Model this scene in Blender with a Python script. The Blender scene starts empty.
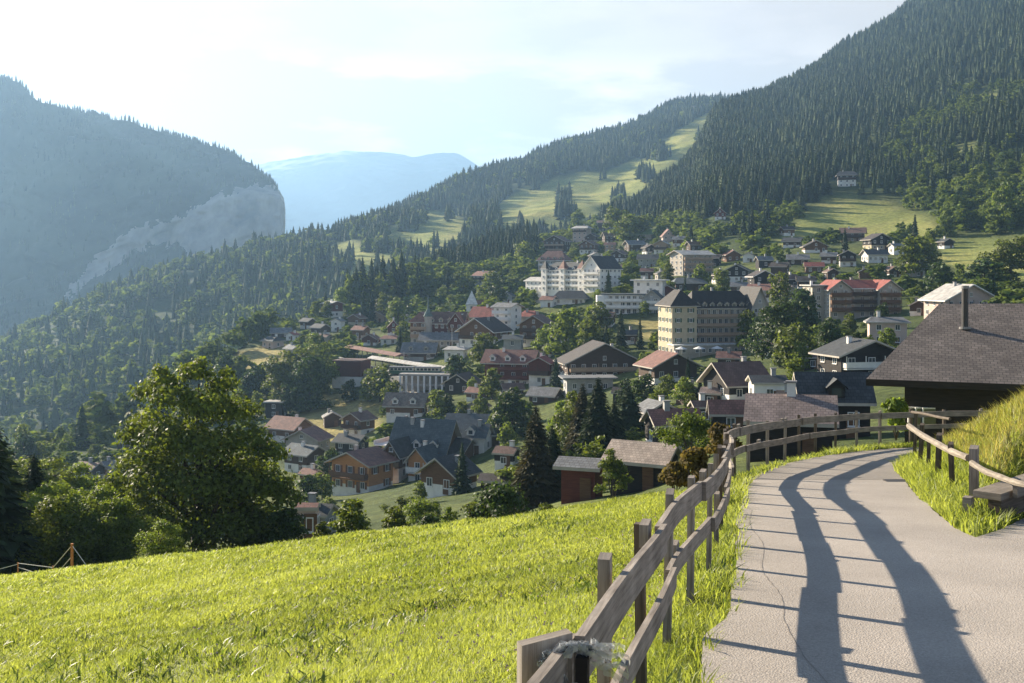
import bpy, math, random
import numpy as np
from mathutils import Vector
random.seed(7); rng = np.random.default_rng(7)
S = bpy.context.scene
COL = S.collection
F = 1138.0; HV = 270.0                     # focal length in pixels, row of the horizon
# ------------------------------------------------------------------ camera
cam = bpy.data.cameras.new('camera'); camo = bpy.data.objects.new('camera', cam); COL.objects.link(camo)
camo.rotation_euler = (math.radians(90), 0, 0)
cam.sensor_width = 36; cam.lens = F*36/1024; cam.shift_y = -(341.5-HV)/1024
cam.clip_start = .1; cam.clip_end = 40000
S.camera = camo
# ------------------------------------------------------------------ light
SUN_EL = 20.0; SUN_AZ = 48.0               # degrees above the horizon, degrees left of straight ahead
w = bpy.data.worlds.new('World'); S.world = w; w.use_nodes = True
nt = w.node_tree; nt.nodes.clear()
def N(tree, t, **kw):
    n = tree.nodes.new(t)
    for k, v in kw.items(): setattr(n, k, v)
    return n
sky = N(nt, 'ShaderNodeTexSky', sky_type='NISHITA', sun_disc=False)
sky.sun_elevation = math.radians(SUN_EL); sky.sun_rotation = math.radians(-SUN_AZ)
sky.air_density = .8; sky.dust_density = .35; sky.altitude = 1200
tc = N(nt, 'ShaderNodeTexCoord'); mp = N(nt, 'ShaderNodeMapping'); mp.inputs['Scale'].default_value = (1.0, 1.0, 3.6)
nz = N(nt, 'ShaderNodeTexNoise'); nz.inputs['Scale'].default_value = 5.0; nz.inputs['Detail'].default_value = 9; nz.inputs['Roughness'].default_value = .56
rp = N(nt, 'ShaderNodeValToRGB'); rp.color_ramp.elements[0].position = .49; rp.color_ramp.elements[1].position = .60
sep = N(nt, 'ShaderNodeSeparateXYZ')
band = N(nt, 'ShaderNodeValToRGB')         # clouds sit in a low band above the far ridge
be = band.color_ramp.elements; be[0].position = .0; be[0].color = (.5, .5, .5, 1); be[1].position = .30; be[1].color = (.1, .1, .1, 1)
e = be.new(.09); e.color = (.9, .9, .9, 1); e = be.new(.165); e.color = (.75, .75, .75, 1); e = be.new(.19); e.color = (.18, .18, .18, 1)
mul = N(nt, 'ShaderNodeMath', operation='MULTIPLY'); mix = N(nt, 'ShaderNodeMix', data_type='RGBA')
bg = N(nt, 'ShaderNodeBackground'); bg.inputs['Strength'].default_value = .05
out = N(nt, 'ShaderNodeOutputWorld')
L = nt.links.new
L(tc.outputs['Generated'], mp.inputs['Vector']); L(mp.outputs[0], nz.inputs['Vector']); L(nz.outputs['Fac'], rp.inputs[0])
L(tc.outputs['Generated'], sep.inputs[0]); L(sep.outputs['Z'], band.inputs[0])
L(rp.outputs[0], mul.inputs[0]); L(band.outputs[0], mul.inputs[1]); L(mul.outputs[0], mix.inputs['Factor'])
SKYA = sky.outputs[0]
veil = N(nt, 'ShaderNodeMix', data_type='RGBA'); vr = N(nt, 'ShaderNodeMapRange'); vr.inputs['From Min'].default_value = .24; vr.inputs['From Max'].default_value = .42; vr.inputs['To Min'].default_value = .95; vr.inputs['To Max'].default_value = 0; L(sep.outputs['Z'], vr.inputs['Value'])
vy = N(nt, 'ShaderNodeMapRange'); vy.inputs['From Min'].default_value = -.1; vy.inputs['From Max'].default_value = .7; L(sep.outputs['Y'], vy.inputs['Value'])   # veil fades out away from the view, shaped to lower the ambient light
vm_ = N(nt, 'ShaderNodeMath', operation='MULTIPLY'); L(vr.outputs[0], vm_.inputs[0]); L(vy.outputs[0], vm_.inputs[1]); L(vm_.outputs[0], veil.inputs['Factor']); veil.inputs['B'].default_value = (5.1, 4.7, 4.4, 1)   # thin high veil of cloud
L(SKYA, veil.inputs['A']); L(veil.outputs['Result'], mix.inputs['A']); mix.inputs['B'].default_value = (8.4, 7.6, 7.0, 1)
L(mix.outputs['Result'], bg.inputs['Color']); L(bg.outputs[0], out.inputs[0])
sd = bpy.data.lights.new('sun', 'SUN'); sd.energy = 5.0; sd.angle = math.radians(.55); sd.color = (1, .87, .68)
so = bpy.data.objects.new('sun', sd); COL.objects.link(so)
a, el = math.radians(SUN_AZ), math.radians(SUN_EL)
SUND = Vector((-math.sin(a)*math.cos(el), math.cos(a)*math.cos(el), math.sin(el)))
so.rotation_euler = SUND.to_track_quat('Z', 'Y').to_euler()
S.view_settings.view_transform = 'Standard'; S.view_settings.look = 'None'
S.view_settings.exposure = 1.92; S.view_settings.gamma = 1.0
S.render.engine = 'CYCLES'
S.cycles.max_bounces = 6; S.cycles.volume_bounces = 1; S.cycles.transparent_max_bounces = 8
S.render.resolution_x = 1024; S.render.resolution_y = 683

# ------------------------------------------------------------------ materials
MATS = {}
def mat(name, c1, c2=None, scale=1.0, rough=.85, detail=4, stretch=None, bump=0.0, transl=0.0, isl=0.0, objr=0.0,
        coord='Object', c3=None, spec=.3, tcol=None, big=None, island_hue=None, metallic=0.0):
    if name in MATS: return MATS[name]
    m = bpy.data.materials.new(name); m.use_nodes = True; t = m.node_tree; t.nodes.clear(); l = t.links.new
    o = N(t, 'ShaderNodeOutputMaterial'); b = N(t, 'ShaderNodeBsdfPrincipled')
    b.inputs['Roughness'].default_value = rough; b.inputs['Specular IOR Level'].default_value = spec; b.inputs['Metallic'].default_value = metallic
    cx = N(t, 'ShaderNodeTexCoord'); mpp = N(t, 'ShaderNodeMapping')
    if stretch: mpp.inputs['Scale'].default_value = stretch
    l(cx.outputs[coord], mpp.inputs[0])
    n1 = N(t, 'ShaderNodeTexNoise'); n1.inputs['Scale'].default_value = scale; n1.inputs['Detail'].default_value = detail; n1.inputs['Roughness'].default_value = .6
    l(mpp.outputs[0], n1.inputs['Vector'])
    r = N(t, 'ShaderNodeValToRGB'); r.color_ramp.elements[0].position = .32; r.color_ramp.elements[1].position = .68
    c2 = c2 or tuple(x*.7 for x in c1)
    r.color_ramp.elements[0].color = (*c2, 1); r.color_ramp.elements[1].color = (*c1, 1)
    if c3: e_ = r.color_ramp.elements.new(.5); e_.color = (*c3, 1)
    l(n1.outputs['Fac'], r.inputs[0]); colo = r.outputs[0]
    def mulv(colo, val_sock, amt):
        mr = N(t, 'ShaderNodeMapRange'); mr.inputs['To Min'].default_value = 1-amt; mr.inputs['To Max'].default_value = 1+amt
        l(val_sock, mr.inputs['Value'])
        hs = N(t, 'ShaderNodeVectorMath', operation='SCALE'); l(colo, hs.inputs[0]); l(mr.outputs[0], hs.inputs['Scale'])
        return hs.outputs[0]
    if isl:
        g = N(t, 'ShaderNodeNewGeometry'); colo = mulv(colo, g.outputs['Random Per Island'], isl)
    if objr:
        oi = N(t, 'ShaderNodeObjectInfo'); colo = mulv(colo, oi.outputs['Random'], objr)
        if tcol:
            mm = N(t, 'ShaderNodeMix', data_type='RGBA'); ml = N(t, 'ShaderNodeMath', operation='MULTIPLY'); ml.inputs[1].default_value = .8
            l(oi.outputs['Random'], ml.inputs[0]); l(ml.outputs[0], mm.inputs['Factor']); l(colo, mm.inputs['A']); mm.inputs['B'].default_value = (*tcol, 1)
            mu = N(t, 'ShaderNodeMix', data_type='RGBA'); l(colo, mu.inputs['A']); l(mm.outputs['Result'], mu.inputs['B']); l(oi.outputs['Random'], mu.inputs['Factor'])
            colo = mu.outputs['Result']
    if big:                                   # large patches: (scale, colour)
        n2 = N(t, 'ShaderNodeTexNoise'); n2.inputs['Scale'].default_value = big[0]; n2.inputs['Detail'].default_value = 3
        l(cx.outputs[coord], n2.inputs['Vector'])
        r2 = N(t, 'ShaderNodeValToRGB'); r2.color_ramp.elements[0].position = .45; r2.color_ramp.elements[1].position = .62
        l(n2.outputs['Fac'], r2.inputs[0])
        mm = N(t, 'ShaderNodeMix', data_type='RGBA'); l(r2.outputs[0], mm.inputs['Factor']); l(colo, mm.inputs['A']); mm.inputs['B'].default_value = (*big[1], 1)
        colo = mm.outputs['Result']
    l(colo, b.inputs['Base Color'])
    if bump:
        bp = N(t, 'ShaderNodeBump'); bp.inputs['Strength'].default_value = .7; bp.inputs['Distance'].default_value = bump
        l(n1.outputs['Fac'], bp.inputs['Height']); l(bp.outputs[0], b.inputs['Normal'])
    if transl:
        tr = N(t, 'ShaderNodeBsdfTranslucent'); sc = N(t, 'ShaderNodeVectorMath', operation='MULTIPLY'); l(colo, sc.inputs[0]); sc.inputs[1].default_value = (1.5, 1.45, .75)
        l(sc.outputs[0], tr.inputs['Color'])
        ms = N(t, 'ShaderNodeMixShader'); ms.inputs[0].default_value = transl; l(b.outputs[0], ms.inputs[1]); l(tr.outputs[0], ms.inputs[2]); l(ms.outputs[0], o.inputs[0])
    else: l(b.outputs[0], o.inputs[0])
    MATS[name] = m; return m

def roofmat(name, c, rows=3.0, contrast=.35, rough=.75):
    """rows of tiles or shingles as a fine brick pattern on the roof's own UV (metres)"""
    if name in MATS: return MATS[name]
    m = bpy.data.materials.new(name); m.use_nodes = True; t = m.node_tree; t.nodes.clear(); l = t.links.new
    o = N(t, 'ShaderNodeOutputMaterial'); b = N(t, 'ShaderNodeBsdfPrincipled'); b.inputs['Roughness'].default_value = rough; b.inputs['Specular IOR Level'].default_value = .35
    uv = N(t, 'ShaderNodeUVMap'); br = N(t, 'ShaderNodeTexBrick')
    br.inputs['Scale'].default_value = rows; br.inputs['Mortar Size'].default_value = .06; br.inputs['Brick Width'].default_value = 1.0; br.inputs['Row Height'].default_value = .9
    br.inputs['Color1'].default_value = (*[x*(1+contrast*.5) for x in c], 1); br.inputs['Color2'].default_value = (*[x*(1-contrast*.5) for x in c], 1)
    br.inputs['Mortar'].default_value = (*[x*(1-contrast*1.3) for x in c], 1)
    nn = N(t, 'ShaderNodeTexNoise'); nn.inputs['Scale'].default_value = .7; nn.inputs['Detail'].default_value = 5
    cx = N(t, 'ShaderNodeTexCoord'); l(cx.outputs['Object'], nn.inputs['Vector'])
    mr = N(t, 'ShaderNodeMapRange'); mr.inputs['From Min'].default_value = .3; mr.inputs['From Max'].default_value = .7; mr.inputs['To Min'].default_value = .72; mr.inputs['To Max'].default_value = 1.25
    l(nn.outputs['Fac'], mr.inputs['Value']); l(uv.outputs[0], br.inputs['Vector'])
    sc = N(t, 'ShaderNodeVectorMath', operation='SCALE'); l(br.outputs['Color'], sc.inputs[0]); l(mr.outputs[0], sc.inputs['Scale']); l(sc.outputs[0], b.inputs['Base Color'])
    bp = N(t, 'ShaderNodeBump'); bp.inputs['Distance'].default_value = .02; bp.invert = True; l(br.outputs['Fac'], bp.inputs['Height']); l(bp.outputs[0], b.inputs['Normal'])
    l(b.outputs[0], o.inputs[0]); MATS[name] = m; return m

def glassmat():
    m = bpy.data.materials.new('window_glass'); m.use_nodes = True; b = m.node_tree.nodes['Principled BSDF']
    b.inputs['Base Color'].default_value = (.03, .04, .05, 1); b.inputs['Roughness'].default_value = .12; b.inputs['Specular IOR Level'].default_value = .8
    return m
GLASS = glassmat()
W = {
 'white': mat('white_plaster', (.78,.74,.68), (.64,.60,.55), .8), 'cream': mat('cream_plaster', (.42,.375,.31), (.33,.29,.24), .8),
 'yellow': mat('ochre_plaster', (.46,.385,.26), (.38,.31,.205), .8), 'pink': mat('pinkish_plaster', (.55,.42,.36), (.45,.34,.29), .8),
 'grey': mat('grey_plaster', (.36,.35,.33), (.26,.26,.25), .8), 'wood': mat('dark_timber', (.085,.05,.032), (.045,.028,.02), 1.4, stretch=(1,1,8)),
 'black': mat('blackened_timber', (.03,.023,.019), (.015,.012,.011), 1.4, stretch=(1,1,8)),
 'brown': mat('brown_timber', (.17,.09,.045), (.10,.05,.027), 1.4, stretch=(1,1,8)), 'orange': mat('fresh_timber', (.55,.26,.10), (.42,.19,.07), 1.2, stretch=(1,1,8)),
 'redwood': mat('reddish_timber', (.15,.045,.03), (.08,.025,.02), 1.4, stretch=(1,1,8)), 'tan': mat('tan_timber', (.40,.28,.19), (.28,.19,.12), 1.2, stretch=(1,1,8)),
}
RF = {
 'red': roofmat('red_tiles', (.27,.07,.05), 2.2), 'brown': roofmat('brown_tiles', (.15,.085,.065), 2.2), 'rust': roofmat('rust_tiles', (.21,.10,.075), 2.2),
 'grey': roofmat('grey_slates', (.17,.17,.17), 2.2), 'pale': roofmat('pale_sheet_roof', (.40,.38,.35), 1.2, .15), 'slate': roofmat('dark_slates', (.055,.058,.06), 2.2),
 'blue': roofmat('blue_grey_slates', (.075,.092,.10), 2.2), 'shingle': roofmat('wooden_shingles', (.22,.17,.13), 2.6, .5), 'dark': roofmat('dark_brown_tiles', (.055,.043,.039), 2.2),
 'umber': roofmat('umber_slates', (.030,.024,.021), 2.2), 'palewood': roofmat('sunbleached_wood_shingles', (.42,.33,.26), 3.0, .35), 'mauve': roofmat('weathered_brown_shingles', (.23,.175,.155), 2.4, .4), 'green': roofmat('mossy_roof', (.12,.17,.05), 2.0), 'asphalt': roofmat('grey_brown_shingles', (.135,.112,.098), 3.2, .45, .8), 'white': roofmat('white_roof', (.62,.6,.57), 1, .1),
}
TRIM = mat('painted_trim', (.45,.40,.34), (.36,.32,.27), 2); WHITE = mat('white_paint', (.75,.72,.68), (.66,.63,.6), 2)
STONE = mat('stone', (.32,.29,.26), (.2,.18,.165), 2.5, bump=.02); CONC = mat('concrete', (.42,.39,.35), (.3,.28,.26), .7)
METAL = mat('dull_metal', (.25,.24,.23), (.16,.15,.15), 3, rough=.5); DARKM = mat('dark_metal', (.06,.05,.045), (.03,.03,.03), 3, rough=.5)

# ------------------------------------------------------------------ mesh helpers
def mesh_np(name, verts, faces_flat, sizes, mats=(), midx=None, uvs=None, smooth=False):
    me = bpy.data.meshes.new(name); verts = np.asarray(verts, np.float32)
    me.vertices.add(len(verts)); me.vertices.foreach_set('co', verts.ravel())
    faces_flat = np.asarray(faces_flat, np.int32); sizes = np.asarray(sizes, np.int32)
    me.loops.add(len(faces_flat)); me.loops.foreach_set('vertex_index', faces_flat)
    me.polygons.add(len(sizes)); st = np.zeros(len(sizes), np.int32); st[1:] = np.cumsum(sizes)[:-1]
    me.polygons.foreach_set('loop_start', st); me.polygons.foreach_set('loop_total', sizes)
    for m in mats: me.materials.append(m)
    if midx is not None: me.polygons.foreach_set('material_index', np.asarray(midx, np.int32))
    if uvs is not None:
        l = me.uv_layers.new(name='UVMap'); l.data.foreach_set('uv', np.asarray(uvs, np.float32).ravel())
    if smooth: me.polygons.foreach_set('use_smooth', np.ones(len(sizes), bool))
    me.update(calc_edges=True); me.validate(); return me
def link(name, me, parent=None, loc=None, rotz=0):
    o = bpy.data.objects.new(name, me); COL.objects.link(o)
    if parent: o.parent = parent
    if loc is not None: o.location = loc
    if rotz: o.rotation_euler = (0, 0, rotz)
    return o
def tag(o, label, cat, group=None, kind=None):
    o['label'] = label; o['category'] = cat
    if group: o['group'] = group
    if kind: o['kind'] = kind
    return o
def empty(name, loc, rotz=0):
    o = link(name, None, None, loc, rotz); o.empty_display_size = .2; return o
class MB:
    def __init__(s): s.v = []; s.f = []; s.m = []; s.uv = []
    def face(s, pts, m=0, uv=None):
        n = len(s.v); s.v += [tuple(p) for p in pts]; s.f.append(list(range(n, n+len(pts)))); s.m.append(m)
        if uv is None:
            p0 = Vector(pts[0]); ex = (Vector(pts[1])-p0)
            nn = ex.cross(Vector(pts[2])-p0); ex = ex.normalized() if ex.length else Vector((1,0,0)); nn = nn.normalized() if nn.length else Vector((0,0,1)); ey = nn.cross(ex)
            uv = [((Vector(p)-p0).dot(ex), (Vector(p)-p0).dot(ey)) for p in pts]
        s.uv += uv
    def box(s, x0, x1, y0, y1, z0, z1, m=0):
        p = [(x0,y0,z0),(x1,y0,z0),(x1,y1,z0),(x0,y1,z0),(x0,y0,z1),(x1,y0,z1),(x1,y1,z1),(x0,y1,z1)]
        for q in ((0,3,2,1),(4,5,6,7),(0,1,5,4),(1,2,6,5),(2,3,7,6),(3,0,4,7)): s.face([p[i] for i in q], m)
    def hexa(s, lo, hi, m=0):          # lo, hi: 4 points each, counter-clockwise from above
        s.face(lo[::-1], m); s.face(hi, m)
        for i in range(4): j = (i+1) % 4; s.face([lo[i], lo[j], hi[j], hi[i]], m)
    def tube(s, p0, p1, r0, r1=None, n=8, m=0, caps=True):
        r1 = r0 if r1 is None else r1; p0 = Vector(p0); p1 = Vector(p1); d = (p1-p0); Ln = d.length; d.normalize()
        u = d.orthogonal().normalized(); v = d.cross(u)
        A = [p0+(u*math.cos(2*math.pi*i/n)+v*math.sin(2*math.pi*i/n))*r0 for i in range(n)]
        B = [p1+(u*math.cos(2*math.pi*i/n)+v*math.sin(2*math.pi*i/n))*r1 for i in range(n)]
        for i in range(n):
            j = (i+1) % n; s.face([A[i],A[j],B[j],B[i]], m, [(0,i*r0),(0,(i+1)*r0),(Ln,(i+1)*r0),(Ln,i*r0)])
        if caps: s.face(A[::-1], m); s.face(B, m)
    def mesh(s, name, mats, smooth=False):
        mats = mats if isinstance(mats, (list, tuple)) else [mats]
        return mesh_np(name, s.v, [i for f in s.f for i in f], [len(f) for f in s.f], mats, s.m, s.uv, smooth)
    def build(s, name, mats, parent=None, loc=None, rotz=0, smooth=False):
        return link(name, s.mesh(name, mats, smooth), parent, loc, rotz)

# smooth value noise on numpy arrays
_perm = rng.random((256, 256))
def vnoise(x, y, sc):
    x = np.asarray(x)/sc; y = np.asarray(y)/sc; xi = np.floor(x).astype(int); yi = np.floor(y).astype(int); fx = x-xi; fy = y-yi
    fx = fx*fx*(3-2*fx); fy = fy*fy*(3-2*fy)
    g = lambda a, b: _perm[a % 256, b % 256]
    return (g(xi,yi)*(1-fx)+g(xi+1,yi)*fx)*(1-fy)+(g(xi,yi+1)*(1-fx)+g(xi+1,yi+1)*fx)*fy-.5
def fbm(x, y, sc, oct=4):
    r = 0
    for k in range(oct): r = r+vnoise(np.asarray(x)+37*k, np.asarray(y)-53*k, sc/2**k)/1.8**k
    return r
def P(u, v, Z): return np.array([(u-512)/F*Z, Z, (HV-v)/F*Z])
def uv_of(p): return (512+F*p[0]/p[1], HV-F*p[2]/p[1])
def inpoly(px, py, poly):
    px = np.asarray(px, float); py = np.asarray(py, float); r = np.zeros(px.shape, bool); n = len(poly)
    for i in range(n):
        x0, y0 = poly[i]; x1, y1 = poly[(i+1) % n]
        if y0 == y1: continue
        c = ((y0 > py) != (y1 > py)) & (px < (x1-x0)*(py-y0)/(y1-y0)+x0); r ^= c
    return r

# ------------------------------------------------------------------ relief sheets
class Sheet:
    """a hillside as a grid of survey profiles: per bearing a list of (distance, height angle) knots"""
    def __init__(s, cols, nu, nt_, noise=0, nsc=100):
        us = np.array([c[0] for c in cols], float); K = len(cols[0][1])
        U = np.linspace(0, 1, nu); Uc = (us-us[0])/(us[-1]-us[0]) if us[-1] > us[0] else None
        par = np.arange(len(cols))/(len(cols)-1.0) if (np.diff(us) <= 0).any() else Uc
        lz = np.array([[math.log(k[0]) for k in c[1]] for c in cols]); vv = np.array([[k[1] for k in c[1]] for c in cols], float)
        uu = np.interp(U, par, us)
        lzU = np.array([s.sm(U, par, lz[:, k]) for k in range(K)]).T; vU = np.array([s.sm(U, par, vv[:, k]) for k in range(K)]).T
        T = np.linspace(0, K-1, nt_); k0 = np.minimum(T.astype(int), K-2); fr = T-k0
        s.lz = lzU[:, k0]*(1-fr)+lzU[:, k0+1]*fr; s.v = vU[:, k0]*(1-fr)+vU[:, k0+1]*fr
        s.u = np.repeat(uu[:, None], nt_, 1); s.Z = np.exp(s.lz)
        s.x = (s.u-512)/F*s.Z; s.y = s.Z; s.z = (HV-s.v)/F*s.Z
        if noise: s.z = s.z+fbm(s.x, s.y, nsc, 5)*noise*np.minimum(1, s.Z/600.)
        s.v = HV-s.z/s.Z*F; s.nu, s.nt = nu, nt_; s.K = K
    @staticmethod
    def sm(U, par, val):
        base = np.interp(U, par, val)
        k = max(3, len(U)//60); ker = np.hanning(k+2)[1:-1]; ker /= ker.sum()
        return np.convolve(np.pad(base, (k//2, k-1-k//2), mode='edge'), ker, 'valid')
    def build(s, name, mats, midx=None, smooth=True):
        i = np.arange(s.nu-1)[:, None]; j = np.arange(s.nt-1)[None, :]; a_ = i*s.nt+j
        f = np.stack([a_, a_+s.nt, a_+s.nt+1, a_+1], -1).reshape(-1, 4)
        me = mesh_np(name, np.stack([s.x, s.y, s.z], -1).reshape(-1, 3), f.ravel(), np.full(len(f), 4), mats, midx, smooth=smooth)
        return link(name, me)
    def zat(s, x, y):
        """height of the sheet under world points (vectorised, bilinear in bearing / distance)"""
        x = np.atleast_1d(np.asarray(x, float)); y = np.atleast_1d(np.asarray(y, float)); r = np.empty(len(x))
        for n in range(len(x)):
            u = 512+F*x[n]/y[n]; c = np.clip(np.searchsorted(s.u[:, 0], u)-1, 0, s.nu-2); fr = np.clip((u-s.u[c, 0])/(s.u[c+1, 0]-s.u[c, 0]), 0, 1)
            r[n] = np.interp(y[n], s.Z[c], s.z[c])*(1-fr)+np.interp(y[n], s.Z[c+1], s.z[c+1])*fr
        return r
    def hit(s, u, v):
        """first point of the sheet met by the sight line through bearing u and height angle v"""
        c = int(np.clip(np.searchsorted(s.u[:, 0], u)-1, 0, s.nu-2)); vs = s.v[c]; Z = s.Z[c]
        for j in range(5, s.nt-1):
            if vs[j+1] <= v: fr = np.clip((vs[j]-v)/max(vs[j]-vs[j+1], 1e-6), 0, 1); return Z[j]*(1-fr)+Z[j+1]*fr
        return Z[-int(s.nt/s.K)]

A_ = [(-420,[(45,720),(100,640),(180,600),(250,560),(320,540),(380,530),(450,520)]),
 (0,[(50,660),(90,620),(150,560),(210,520),(270,490),(310,470),(350,455)]),
 (130,[(50,640),(90,600),(150,560),(220,520),(280,485),(340,450),(400,425)]),
 (250,[(50,610),(90,570),(150,545),(220,500),(300,450),(380,400),(480,347)]),
 (340,[(50,600),(90,560),(150,535),(230,500),(310,440),(400,375),(560,302)]),
 (400,[(50,595),(88,555),(145,528),(225,490),(310,425),(410,355),(640,287)]),
 (470,[(50,590),(85,550),(140,520),(220,475),(310,410),(430,330),(780,264)]),
 (560,[(45,570),(80,520),(140,495),(220,445),(310,385),(450,300),(950,235)]),
 (640,[(45,560),(80,510),(130,480),(210,425),(310,370),(470,280),(1150,204)]),
 (690,[(45,540),(80,490),(130,462),(205,415),(310,360),(500,268),(1350,164)]),
 (714,[(45,530),(80,475),(130,450),(200,410),(310,355),(520,262),(1500,111)]),
 (787,[(45,520),(80,470),(130,435),(200,395),(310,345),(520,250),(1750,85)]),
 (850,[(48,510),(80,465),(130,430),(200,385),(310,335),(510,252),(1900,43)]),
 (901,[(50,500),(80,460),(130,425),(200,375),(310,325),(500,255),(2000,12)]),
 (1024,[(50,490),(80,455),(130,415),(200,360),(310,310),(500,245),(2100,-78)]),
 (1480,[(50,470),(80,430),(130,390),(200,340),(310,290),(500,170),(2200,-85)])]
A_ = [(u, k+[(k[-1][0]*1.12, k[-1][1]+ (25 if u > 600 else 18)), (k[-1][0]*1.5, k[-1][1]+150)]) for u, k in A_]
shA = Sheet(A_, 420, 360, noise=9, nsc=160)
B_ = [(-420,[(600,560),(750,500),(900,440),(1000,420),(1100,400)]),(0,[(500,500),(650,450),(800,410),(950,378),(1100,352)]),
 (60,[(510,485),(665,440),(825,395),(975,350),(1125,318)]),(100,[(520,470),(680,430),(850,380),(1000,335),(1150,298)]),(160,[(560,450),(710,405),(880,360),(1020,315),(1200,280)]),
 (220,[(600,430),(750,380),(900,340),(1050,300),(1250,265)]),
 (305,[(650,370),(800,330),(950,300),(1100,270),(1350,249)]),(335,[(680,350),(830,315),(980,285),(1170,258),(1420,244)]),(360,[(700,330),(850,300),(1000,275),(1250,246),(1500,228)]),
 (423,[(850,300),(1000,270),(1200,245),(1450,220),(1700,198)]),(480,[(950,280),(1100,255),(1350,225),(1600,202),(1900,180)]),
 (525,[(1050,260),(1200,232),(1450,207),(1700,185),(2050,168)]),(546,[(1100,250),(1300,220),(1500,200),(1750,176),(2100,155)]),(628,[(1300,230),(1450,195),(1650,175),(1900,150),(2300,123)]),
 (680,[(1500,200),(1650,165),(1800,142),(2100,120),(2450,103)]),(715,[(1600,180),(1750,150),(1900,130),(2150,112),(2500,100)]),(850,[(2400,180),(2450,150),(2500,130),(2600,115),(2700,105)])]
B_ = [(u, [(k[0][0]*.85, k[0][1]+120)]+k+[(k[-1][0]*1.1, k[-1][1]+14), (k[-1][0]*1.4, k[-1][1]+130)]) for u, k in B_]
shB = Sheet(B_, 300, 240, noise=22, nsc=260)
# mountain with the cliff, across the valley
def dcol(u, vb, vt, vr, dz=0, zs=1):
    zs *= .63
    return (u, [(1300*zs, 560+dz*.5),(2100*zs, 440),(2900*zs, 330+(u<0)*20),(3280*zs, vb),(3330*zs, vt),(3480*zs, vt*.5+vr*.5),(3700*zs, vr),(4100*zs, vr+15),(4800*zs, vr+200)])
D_ = [dcol(-620,300,292,62),dcol(-300,300,292,56),dcol(-100,298,290,64),dcol(0,292,284,76),dcol(16,290,281,80),dcol(34,288,279,99),dcol(82,276,262,111),dcol(135,258,238,125),dcol(184,250,217,138),
 dcol(221,249,203,148),dcol(246,250,198,166),dcol(266,250,197,179),dcol(279,250,200,190),dcol(283,252,205,197),dcol(284.5,255,214,205,0,1.03),dcol(280,260,225,215,0,1.2),dcol(240,270,240,230,0,1.7)]
shD = Sheet(D_, 420, 260, noise=0)
ew = 1-np.clip((np.arange(shD.nu)[:, None]/(shD.nu-1.0)-.62)/.15, 0, 1)*.8
rough = fbm(shD.x*1.0, shD.z*1.4, 150, 5)*75*ew+fbm(shD.x, shD.y, 420, 4)*40*ew
tt = np.linspace(0, shD.K-1, shD.nt)[None, :]
shD.y = shD.y+rough*1.2; shD.z = shD.z+rough*.35*(tt < 5.6)+fbm(shD.x, shD.y, 60, 3)*10*ew
E_ = [(-200,180),(100,165),(200,166),(245,166),(262,163),(300,158),(325,153),(345,151),(372,154),(395,154),(412,158),(432,154),(456,152),(470,160),(484,170),(520,186),(600,215),(800,240)]
shE = Sheet([(u, [(6600, 400),(7400, 330),(8000, 250+(v-150)*.4),(8700, v+18),(9100, v),(9500, v+30)]) for u, v in E_], 400, 160, noise=0)
re_ = fbm(shE.x+9, shE.z*2+shE.y, 700, 5); shE.y = shE.y+re_*350; shE.z = shE.z+fbm(shE.x, shE.y, 260, 4)*14

# where the open ground is (outline on each hillside, by bearing and height angle)
MEAD_A = [[(775,246),(800,215),(836,198),(880,203),(905,212),(938,224),(938,240),(900,244),(860,243),(820,240)],
          [(936,154),(962,145),(988,150),(985,160),(955,162)], [(965,100),(975,94),(1000,96),(1000,106),(972,107)], [(945,180),(975,184),(970,192),(945,190)],
          [(940,240),(1060,236),(1080,275),(990,285),(940,262)], [(1005,165),(1018,162),(1018,172)]]
MEAD_B = [[(494,207),(520,190),(560,176),(600,172),(645,156),(662,142),(690,122),(712,110),(716,140),(690,175),(660,200),(610,225),(560,240),(500,242)],
          [(380,236),(405,214),(440,210),(468,220),(462,250),(415,262),(385,258)], [(330,246),(352,240),(395,262),(392,285),(345,285),(352,266),(325,258)], [(108,440),(135,410),(160,405),(150,430),(120,450)]]
VILLAGE = [(-60,700),(-60,466),(120,432),(240,352),(262,342),(325,300),(345,306),(420,300),(470,296),(535,285),(535,240),(565,228),(600,222),(650,226),(700,222),(745,250),(780,240),(910,246),(930,285),(1500,290),(1500,700)]
DRY = [[(298,400),(345,392),(385,405),(375,432),(330,450),(300,440)],[(236,352),(285,340),(290,372),(245,378)],[(655,318),(690,322),(690,350),(650,345)],[(628,322),(664,318),(664,338),(630,338)]]

def vmask(sh, polys, wob=5, blur=2):
    wu = fbm(sh.u*3, sh.v*6, 60, 3)*wob; wv = fbm(sh.u*3+99, sh.v*6, 60, 3)*wob*.6; r = np.zeros(sh.u.shape, bool)
    for p in polys: r |= inpoly(sh.u+wu, sh.v+wv, p)
    r = r.astype(float)
    for _ in range(blur): q = np.pad(r, 1, mode='edge'); r = (q[:-2,1:-1]+q[2:,1:-1]+q[1:-1,:-2]+q[1:-1,2:]+2*r)/6
    return r
G_FIELD = mat('alpine_meadow', (.20,.20,.055), (.115,.145,.035), .03, coord='Object', big=(.012,(.26,.22,.075)), detail=7)
G_GARDEN = mat('village_grass', (.15,.17,.045), (.07,.10,.025), .06, coord='Object', big=(.02,(.12,.10,.06)), detail=7)
G_DRY = mat('dry_hay_field', (.34,.27,.10), (.24,.20,.07), .08, coord='Object', detail=7)
G_FLOOR = mat('forest_floor', (.035,.055,.022), (.02,.035,.014), .05, coord='Object', detail=6)
ROCK = mat('pale_limestone', (.46,.43,.38), (.17,.17,.16), .018, coord='Object', stretch=(1,1,.22), bump=6, detail=10, c3=(.30,.28,.25))
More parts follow.
